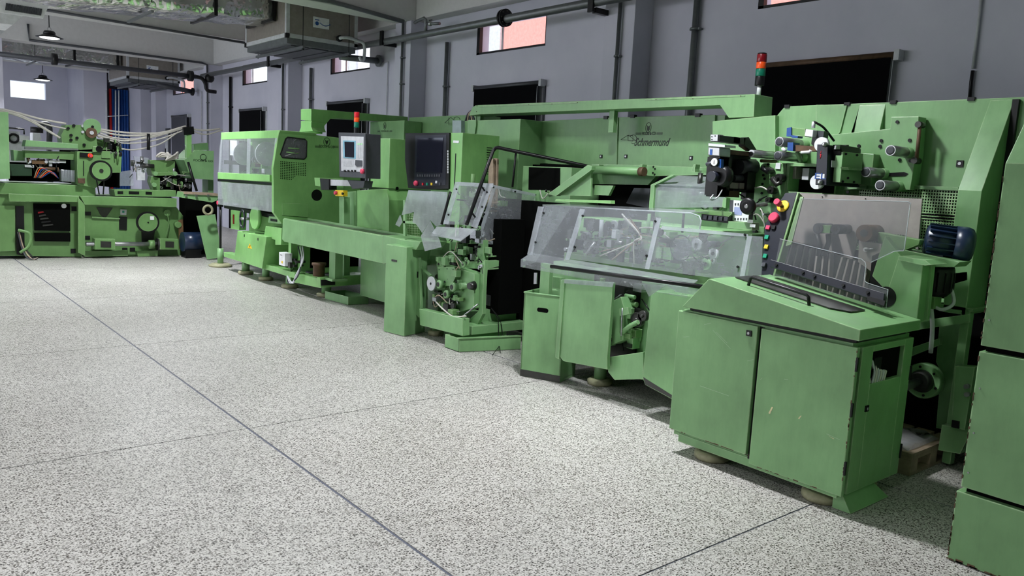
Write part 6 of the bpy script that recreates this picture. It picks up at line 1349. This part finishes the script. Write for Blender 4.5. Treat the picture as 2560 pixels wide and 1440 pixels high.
for k in range(3): M().tube(bez([PY(Y1-.08, 45+k*3, 580), PY(Y1-.1, 55+k*4, 620), PY(Y1-.2, 70+k*8, 646), PY(Y1-.2, 95, 645)], 6), .010, 6).build('cable', (DKGREY, TAN, BLACK)[k], m1)
# tall left cabinet edge
y1(Y1-.2, .9, [(-60, 279), (21, 280), (25, 447), (-60, 450)], 'tall_cabinet', SAGE)
# second lower bench (right)
m1b = thing('packing_unit', 'olive green machine unit with handwheel and drive shaft, beside the far left bed', 'machine', (3.0, 13.7, 0))
def yb(c, d, pts, nm, mat=OLIVE, bev=.004): return y1(c, d, pts, nm, mat, m1b, bev)
yb(Y1-.15, 1.0, [(200, 490), (442, 496), (442, 518), (212, 512)], 'work_table', bev=.006)
yb(Y1+.02, .7, [(210, 512), (440, 516), (458, 540), (455, 640), (212, 643)], 'cabinet')
yb(Y1-.14, .05, [(196, 494), (212, 512), (213, 640), (196, 632)], 'corner_post')
yb(Y1-.06, .08, [(212, 628), (320, 626), (320, 640), (212, 642)], 'plinth'); yb(Y1-.08, .1, [(342, 628), (395, 626), (395, 640), (345, 642)], 'plinth')
for p, r in (((380, 559), 1), ):
    q = PY(Y1-.2, 370, 556); M().lathe(q, (0, .04, 0), [(0, .175), (1, .175)], 36).build('handwheel', BLACK, m1b); M().lathe(q-V((0, .008, 0)), (0, .01, 0), [(0, .145), (1, .145)], 36).build('wheel_disc', OLIVE, m1b); M().cyl(q-V((0, .02, 0)), q, .012, n=10).build('hub', BLACK, m1b); M().box(q.x+.03, q.x+.09, q.y-.012, q.y-.009, q.z+.04, q.z+.10).build('paper_tag', WHITE, m1b)
q0_, q1_ = PY(Y1-.14, 215, 610), PY(Y1-.14, 400, 610); M().cyl(q0_, q1_, .035, n=12).build('drive_shaft', STEEL, m1b)
for x0, x1 in ((238, 288), (400, 445)): yb(Y1-.24, .2, [(x0, 597), (x1, 598), (x1, 624), (x0, 624)], 'gearbox'); yb(Y1-.25, .01, [(x0+14, 603), (x1-10, 604), (x1-10, 619), (x0+14, 618)], 'sight_window', DKSTEEL, 0)
for x_ in (372, 392): q = PY(Y1-.14, x_, 611); M().cyl(q, q+V((.08, 0, 0)), .07 if x_ < 380 else .10, n=18).build('coupling', OLIVE if x_ < 380 else DKSTEEL, m1b)
yb(Y1+.005, .02, [(298, 541), (318, 542), (317, 575), (298, 574)], 'slot', BLACK, 0); yb(Y1-.0, .02, [(354, 575), (388, 573), (384, 600), (355, 606)], 'opening', BLACK, 0)
yb(Y1+.005, .02, [(242, 518), (282, 520), (262, 548), (250, 535)], 'opening', DKSTEEL, 0); yb(Y1-.02, .04, [(302, 523), (317, 524), (316, 538), (302, 537)], 'switch', GREY); yb(Y1-.03, .02, [(306, 527), (311, 527), (311, 532), (306, 532)], 'green_button', GREENB, 0)
yb(Y1-.01, .03, [(230, 541), (300, 546), (300, 548), (230, 545)], 'rail', OLIVE, 0)
for p in ((218, 594), (312, 624), (331, 624), (220, 534)): q = PY(Y1+.015, *p); M().box(q.x-.04, q.x+.04, q.y-.005, q.y+.006, q.z-.03, q.z+.03).build('black_port', BLACK, m1b)
yb(Y1-.1, .05, [(447, 552), (458, 548), (460, 615), (450, 622)], 'belt_guard', BROWN); q = PY(Y1-.12, 446, 562); M().cyl(q, q+V((0, .1, 0)), .05, n=16).build('pulley', OLIVE, m1b)
q = PY(Y1-.05, 418, 532); M().cyl(q, q+V((0, .06, 0)), .05, n=18).build('socket', OLIVE, m1b); M().tube(bez([q, PY(Y1-.04, 422, 560), PY(Y1-.04, 414, 595)], 5), .008, 5).build('cable', OLIVE, m1b)
# upper structures left machine
y1(Y1+.1, .3, [(65, 350), (195, 360), (195, 372), (62, 366)], 'top_beam', SAGE)
y1(Y1+.08, .1, [(63, 367), (196, 372), (196, 376), (63, 373)], 'guide_rail', STEEL, bev=0)
y1(Y1+.15, .3, [(63, 376), (196, 380), (185, 400), (62, 394)], 'side_beam', OLIVE)
y1(Y1+.3, .3, [(33, 375), (62, 378), (62, 402), (35, 402)], 'green_block', SAGE)
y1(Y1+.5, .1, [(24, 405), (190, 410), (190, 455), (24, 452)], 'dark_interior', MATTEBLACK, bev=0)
y1(Y1+.2, .2, [(25, 410), (80, 412), (80, 440), (30, 440)], 'dark_green_block', plain('dark_green_casting', (30, 62, 38), .5))
y1(Y1+.1, .15, [(153, 424), (190, 426), (188, 456), (154, 453)], 'clear_tank', HAZY)
for k in range(5): M().tube([PY(Y1+.09, 158+k*7, 425), PY(Y1+.09, 157+k*7, 454)], .006, 5).build('tank_rib', EDGE, m1)
for k in range(7): M().tube(bez([PY(Y1+.1, 85+k*3, 445), PY(Y1+.08, 100+k*5, 418+k*2), PY(Y1+.1, 140+k, 440+k)], 5), .007, 5).build('wire', (TAN, ORANGE, BLUE, IRON)[k % 4], m1)
clutter(m1, (PY(Y1, 70, 440).x, Y1+.15, 1.33), (PY(Y1, 150, 440).x, Y1+.3, 1.5), 16, 61, mats=[DKSTEEL, BLACK, IRON, GREY], cab=2, s=1.2)
y1(Y1+.2, .05, [(68, 398), (78, 398), (78, 408), (68, 410)], 'white_block', WHITE); y1(Y1+.2, .05, [(80, 400), (118, 402), (118, 411), (80, 410)], 'brown_block', BROWN); y1(Y1+.2, .05, [(122, 400), (165, 402), (165, 408), (122, 406)], 'white_bar', WHITE)
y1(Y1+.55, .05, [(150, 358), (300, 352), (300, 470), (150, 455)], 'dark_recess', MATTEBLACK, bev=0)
# head with reels
hd = m1
y1(Y1+.15, .35, [(165, 312), (215, 312), (240, 335), (245, 372), (200, 375), (155, 358), (153, 338)], 'head_plate', OLIVE)
y1(Y1+.3, .3, [(240, 347), (275, 350), (275, 375), (240, 375)], 'head_block', OLIVE)
q = PY(Y1+.1, 231, 317); M().lathe(q, (0, .05, 0), [(0, .125), (1, .125)], 32).build('reel_disc', SAGE, hd); M().cyl(q-V((0, .02, 0)), q, .02, n=12).build('hub', BLACK, hd)
q = PY(Y1+.08, 229, 332); M().lathe(q, (0, .05, 0), [(0, .08), (1, .08)], 24).build('dark_roller', IRON, hd); M().cyl(q-V((0, .02, 0)), q, .03, n=12).build('hub', GREY, hd)
for p in ((184, 314), (170, 321), (177, 350), (206, 315), (206, 330), (192, 345), (210, 362), (177, 338)): q = PY(Y1+.15, *p); M().cyl(q-V((0, .03, 0)), q, .022, n=10).build('knob', BLACK if p[0] != 206 else GREY, hd)
y1(Y1-.05, .5, [(193, 378), (272, 382), (305, 380), (302, 432), (272, 432), (240, 470), (195, 462), (193, 420)], 'column', OLIVE)
y1(Y1-.08, .03, [(200, 381), (233, 383), (233, 395), (200, 393)], 'switch_plate', BLACK, bev=.001); q = PY(Y1-.1, 226, 389); M().cyl(q, q+V((0, .03, 0)), .035, n=18).build('orange_button', ORANGE, hd); M().cyl(q-V((0, .02, 0)), q, .02, n=14).build('button_cap', PINK, hd)
y1(Y1-.06, .02, [(208, 402), (210, 402), (210, 440), (208, 440)], 'slot', BLACK, bev=0)
q = PY(Y1-.2, 253, 427); M().lathe(q, (0, .05, 0), [(0, .16), (1, .16)], 36).build('belt_wheel', BLACK, hd); M().lathe(q-V((0, .008, 0)), (0, .01, 0), [(0, .13), (1, .13)], 32).build('wheel_disc', OLIVE, hd); M().cyl(q-V((0, .02, 0)), q, .03, n=14).build('hub', DKSTEEL, hd)
for x0, x1 in ((238, 248), (262, 258)): M().tube([PY(Y1-.17, x0, 432), PY(Y1-.12, x1, 486)], .010, 6).build('drive_belt', BLACK, hd)
q = PY(Y1-.1, 248, 373); M().cyl(q, q+V((0, .05, 0)), .05, n=16).build('port', BLACK, hd)
y1(Y1-.1, .04, [(232, 366), (256, 367), (256, 380), (232, 380)], 'port_plate', OLIVE)
clutter(m1, (PY(Y1, 262, 400).x, Y1-.1, 1.45), (PY(Y1, 300, 400).x, Y1+.05, 1.85), 20, 62, mats=[OLIVE, BLACK, DKSTEEL, STEEL], cab=2, s=1.2)
y1(Y1-.12, .05, [(195, 446), (213, 446), (213, 459), (196, 458)], 'name_plate', IRON)
# right unit upper: mechanisms, hopper and housing with emblem
yb(Y1-.1, .35, [(285, 474), (440, 476), (440, 492), (288, 490)], 'track_base'); yb(Y1-.105, .005, [(294, 478), (308, 478), (308, 485), (294, 485)], 'slot', BLACK, 0); yb(Y1-.105, .005, [(322, 478), (348, 479), (348, 486), (322, 485)], 'slot', BLACK, 0); yb(Y1-.105, .005, [(364, 479), (380, 480), (380, 487), (364, 486)], 'slot', BLACK, 0)
yb(Y1+.0, .3, [(376, 400), (438, 402), (436, 432), (392, 440), (382, 440), (376, 420)], 'upper_housing'); yb(Y1-.04, .1, [(383, 431), (435, 430), (435, 438), (385, 440)], 'crank_arm')
for p in ((389, 434), (438, 434), (386, 462)): q = PY(Y1-.07, *p); M().cyl(q, q+V((0, .05, 0)), .035, n=16).build('pivot', SAGE, m1b)
yb(Y1+.0, .2, [(378, 440), (400, 445), (400, 480), (385, 478), (376, 455)], 'cam_plate')
clutter(m1b, (PY(Y1, 335, 455).x, Y1-.05, 1.3), (PY(Y1, 375, 420).x, Y1+.2, 1.55), 20, 63, mats=[SAGE, STEEL, GREY, DKSTEEL], cab=3, s=1.2)
clutter(m1b, (PY(Y1, 400, 480).x, Y1-.05, 1.12), (PY(Y1, 480, 450).x, Y1+.15, 1.4), 30, 64, mats=[OLIVE, STEEL, BLACK, DKSTEEL], cab=4, s=1.2)
yb(Y1+.2, .05, [(300, 430), (330, 425), (335, 465), (300, 465)], 'clear_guard', HAZY, 0); yb(Y1+.15, .05, [(335, 390), (372, 395), (365, 432), (340, 430)], 'clear_guard', HAZY, 0)
M().cyl(PY(Y1+.1, 371, 334), PY(Y1+.1, 371, 375), .025, n=12).build('black_post', BLACK, m1b)
for k in range(6): M().tube(bez([PY(Y1-.05, 390+k*4, 392), PY(Y1-.1, 405+k*5, 382+(k % 3)*4), PY(Y1-.1, 430-k*3, 390+k*2), PY(Y1, 445, 380+k*3)], 5), .016, 6).build('cable_coil', CABLE, m1b)
yb(Y1+.1, .6, [(487, 375), (535, 377), (534, 450), (478, 446), (460, 400), (466, 396)], 'side_housing', SAGE); yb(Y1+.3, .3, [(484, 361), (520, 357), (522, 375), (486, 376)], 'hopper_back', SAGE); yb(Y1+.15, .02, [(462, 362), (482, 362), (483, 378), (468, 382)], 'clear_flap', HAZY, 0)
yb(Y1+.3, .3, [(520, 450), (534, 450), (534, 485), (520, 485)], 'housing_leg', SAGE)
emc = PY(Y1+.098, 508, 393); m = M().tube([emc+V((.05*math.cos(a), 0, .05*math.sin(a))) for a in [k*math.pi/10 for k in range(20)]], .006, 4, True); m.build('printed_emblem', INK, m1b); text('maker_name', 'FOCKE & CO', .05, PY(Y1+.096, 508, 402), (1, 0, 0), (0, 0, 1), INK, m1b, 0, .001, .32)
M().tube([PY(Y1-.1, 470, 405), PY(Y1-.15, 492, 478)], .022, 8).build('black_strut', BLACK, m1b)
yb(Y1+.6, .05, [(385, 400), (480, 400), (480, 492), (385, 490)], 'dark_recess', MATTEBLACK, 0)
# outfeed belt to the right, motor, leaning panel
ofb = thing('outfeed_belt', 'short sloping outfeed belt with rollers between the far machine and the light green machine', 'conveyor', PY(13.2, 500, 490))
M().poly([PY(13.2, *p) for p in [(458, 480), (545, 486), (545, 500), (530, 506), (455, 494)]], (0, .3, 0)).build('belt_frame', SAGE, ofb); M().poly([PY(13.18, *p) for p in [(460, 480), (545, 484), (545, 490), (460, 485)]], (0, .32, 0)).build('belt', WOOD, ofb)
for x_ in (465, 490, 520): q = PY(13.18, x_, 489); M().cyl(q, q+V((0, -.02, 0)), .02, n=10).build('roller_end', STEEL, ofb)
q = PY(13.0, 520, 525); M().tube([q+V((.07*math.cos(a), 0, .07*math.sin(a))) for a in [k*math.pi/8 for k in range(16)]], .02, 8, True).build('tape_ring', FOOTP, ofb)
M().box(PY(13.8, 462, 550).x, PY(13.8, 540, 550).x, 13.75, 14.1, .02, 1.0).build('recess_shade', MATTEBLACK, ofb)  # black box standing in for the shaded recess under the belt
mt = thing('drive_motor', 'dark blue drive motor on the floor beside the far machine', 'motor', PY(13.45, 478, 605)); q = PY(13.5, 474, 604); M().cyl(q+V((-.12, 0, 0)), q+V((.18, 0, 0)), .16, n=24).build('motor_body', BLUEM, mt); M().box(q.x-.1, q.x+.15, q.y-.12, q.y+.12, .0, q.z-.12).build('foot_block', BLACK, mt); M().cyl(q+V((.18, 0, 0)), q+V((.26, 0, 0)), .13, n=24).build('fan_cowl', BLUEM, mt)
lpn = thing('leaning_panel', 'loose green sheet panel leaning against the far machine', 'panel', PZ(0, 525, 648))
p0 = PZ(0.004, 518, 649); M().poly([PY(p0.y, 518, 649), PY(p0.y, 556, 643), PY(p0.y+.12, 538, 536), PY(p0.y+.12, 492, 540)], (0, .02, 0)).build('sheet', SAGE, lpn)
# white cable bundles overhead
cm = thing('cable_mast', 'light green mast carrying the sagging white cables over the far machine', 'mast', PY(13.9, 468, 400))
M().poly([PY(13.9, *p) for p in [(466, 322), (479, 320), (479, 395), (467, 395)]], (0, .1, 0)).build('post', LIME, cm); M().poly([PY(13.88, *p) for p in [(458, 318), (484, 316), (486, 335), (460, 338)]], (0, .12, 0)).build('clamp', BLACK, cm)
cab_pts = [[(-20, 273), (20, 276), (100, 297), (165, 309)], [(-20, 276), (30, 285), (80, 305), (140, 340)], [(0, 275), (60, 292), (110, 320), (150, 345)], [(0, 276), (50, 290), (120, 312), (165, 322)],
           [(240, 325), (300, 338), (380, 336), (465, 317)], [(240, 330), (290, 345), (370, 345), (465, 319)], [(240, 322), (320, 332), (400, 332), (465, 315)], [(245, 342), (310, 358), (390, 350), (470, 322)], [(240, 338), (310, 352), (380, 340), (440, 325)], [(300, 372), (340, 374), (400, 360), (445, 330)],
           [(478, 322), (510, 326), (550, 322)], [(480, 328), (515, 336), (556, 325)]]
CABN = ['topmost white cable from the left edge to the reel head', 'second white cable from the left edge, dropping behind the reel head', 'lowest thin white cable sloping down to the reel head', 'third white cable from the left edge, just under the topmost',
        'straight upper white cable between reel head and green mast', 'white cable with a low middle sag between reel head and green mast', 'topmost white cable reaching the top of the green mast', 'deepest sagging white cable ending below the mast clamp', 'short white cable ending left of the green mast', 'lowest white cable curving up from the machine bed to the mast',
        'upper white cable from the mast to the light green machine', 'lower white cable from the mast to the light green machine']
zones = ('at the left edge above the far left bed', 'between the reel head and the green mast', 'between the green mast and the light green machine')
for k, pts in enumerate(cab_pts):
    z_ = zones[0 if k < 4 else (1 if k < 10 else 2)]
    tag(M().tube(bez([PY(13.95, *p) for p in pts], 7), .012 if k % 2 else .016, 6).build('overhead_cable', CABLE), CABN[k], 'cable', 'white cables '+z_)
# background equipment left
be = thing('white_equipment', 'white cabinet with round dial behind the far left machine', 'cabinet', PY(16, 30, 340))
M().poly([PY(16, *p) for p in [(22, 328), (50, 329), (50, 355), (22, 354)]], (0, .4, 0)).build('cabinet', GREY, be); q = PY(15.98, 34, 346); M().tube([q+V((.07*math.cos(a), 0, .07*math.sin(a))) for a in [k*math.pi/8 for k in range(16)]], .02, 6, True).build('dial', BLACK, be); M().poly([PY(15.9, *p) for p in [(50, 338), (73, 340), (73, 355), (50, 353)]], (0, .4, 0)).build('side_box', WHITE, be)
M().tube([PY(15.9, *p) for p in [(22, 320), (60, 323), (60, 336)]], .015, 6).build('pipe_frame', BLACK, be)
M().box(PY(16, 20, 350).x, PY(16, 75, 350).x, 16, 16.4, 0, PY(16, 40, 355).z).build('pedestal', GREY, be)
bf = thing('ventilation_elbow', 'black bent ventilation pipe with grey stand behind the far left machine', 'pipe', PY(16.5, 110, 330)); M().tube(bez([PY(16.5, 95, 316), PY(16.5, 105, 311), PY(16.5, 118, 311), PY(16.5, 124, 322), PY(16.5, 123, 360)], 5), .05, 10).build('elbow', DKGREY, bf); M().poly([PY(16.4, *p) for p in [(82, 332), (100, 333), (104, 350), (82, 352)]], (0, .3, 0)).build('white_box', WHITE, bf); M().cyl(PY(16.5, 92, 318), PY(16.5, 92, 332), .1, n=14).build('black_drum', BLACK, bf)
M().cyl(PY(16.5, 123, 360), V((PY(16.5, 123, 360).x, 16.5, 0)), .05, n=10).build('stand', DKGREY, bf)
# door at far right wall
dq = PX(6.98, 392, 322); t = thing('door_1', 'x', 'x'); del t['label']; del t['category']; t['kind'] = 'structure'; t.location = dq
da, db = PX(6.97, 392, 322), PX(6.97, 424, 322)
M().box(6.96, XW-.001, db.y, da.y, 0.0, da.z).build('door_frame', DKGREY, t); M().box(6.95, 6.96, db.y+.12, da.y-.12, .1, da.z-.12).build('door_leaf', GREY, t)
M().box(6.945, 6.95, db.y+.3, da.y-.3, .2, 1.9).build('dark_panel', MATTEBLACK, t)
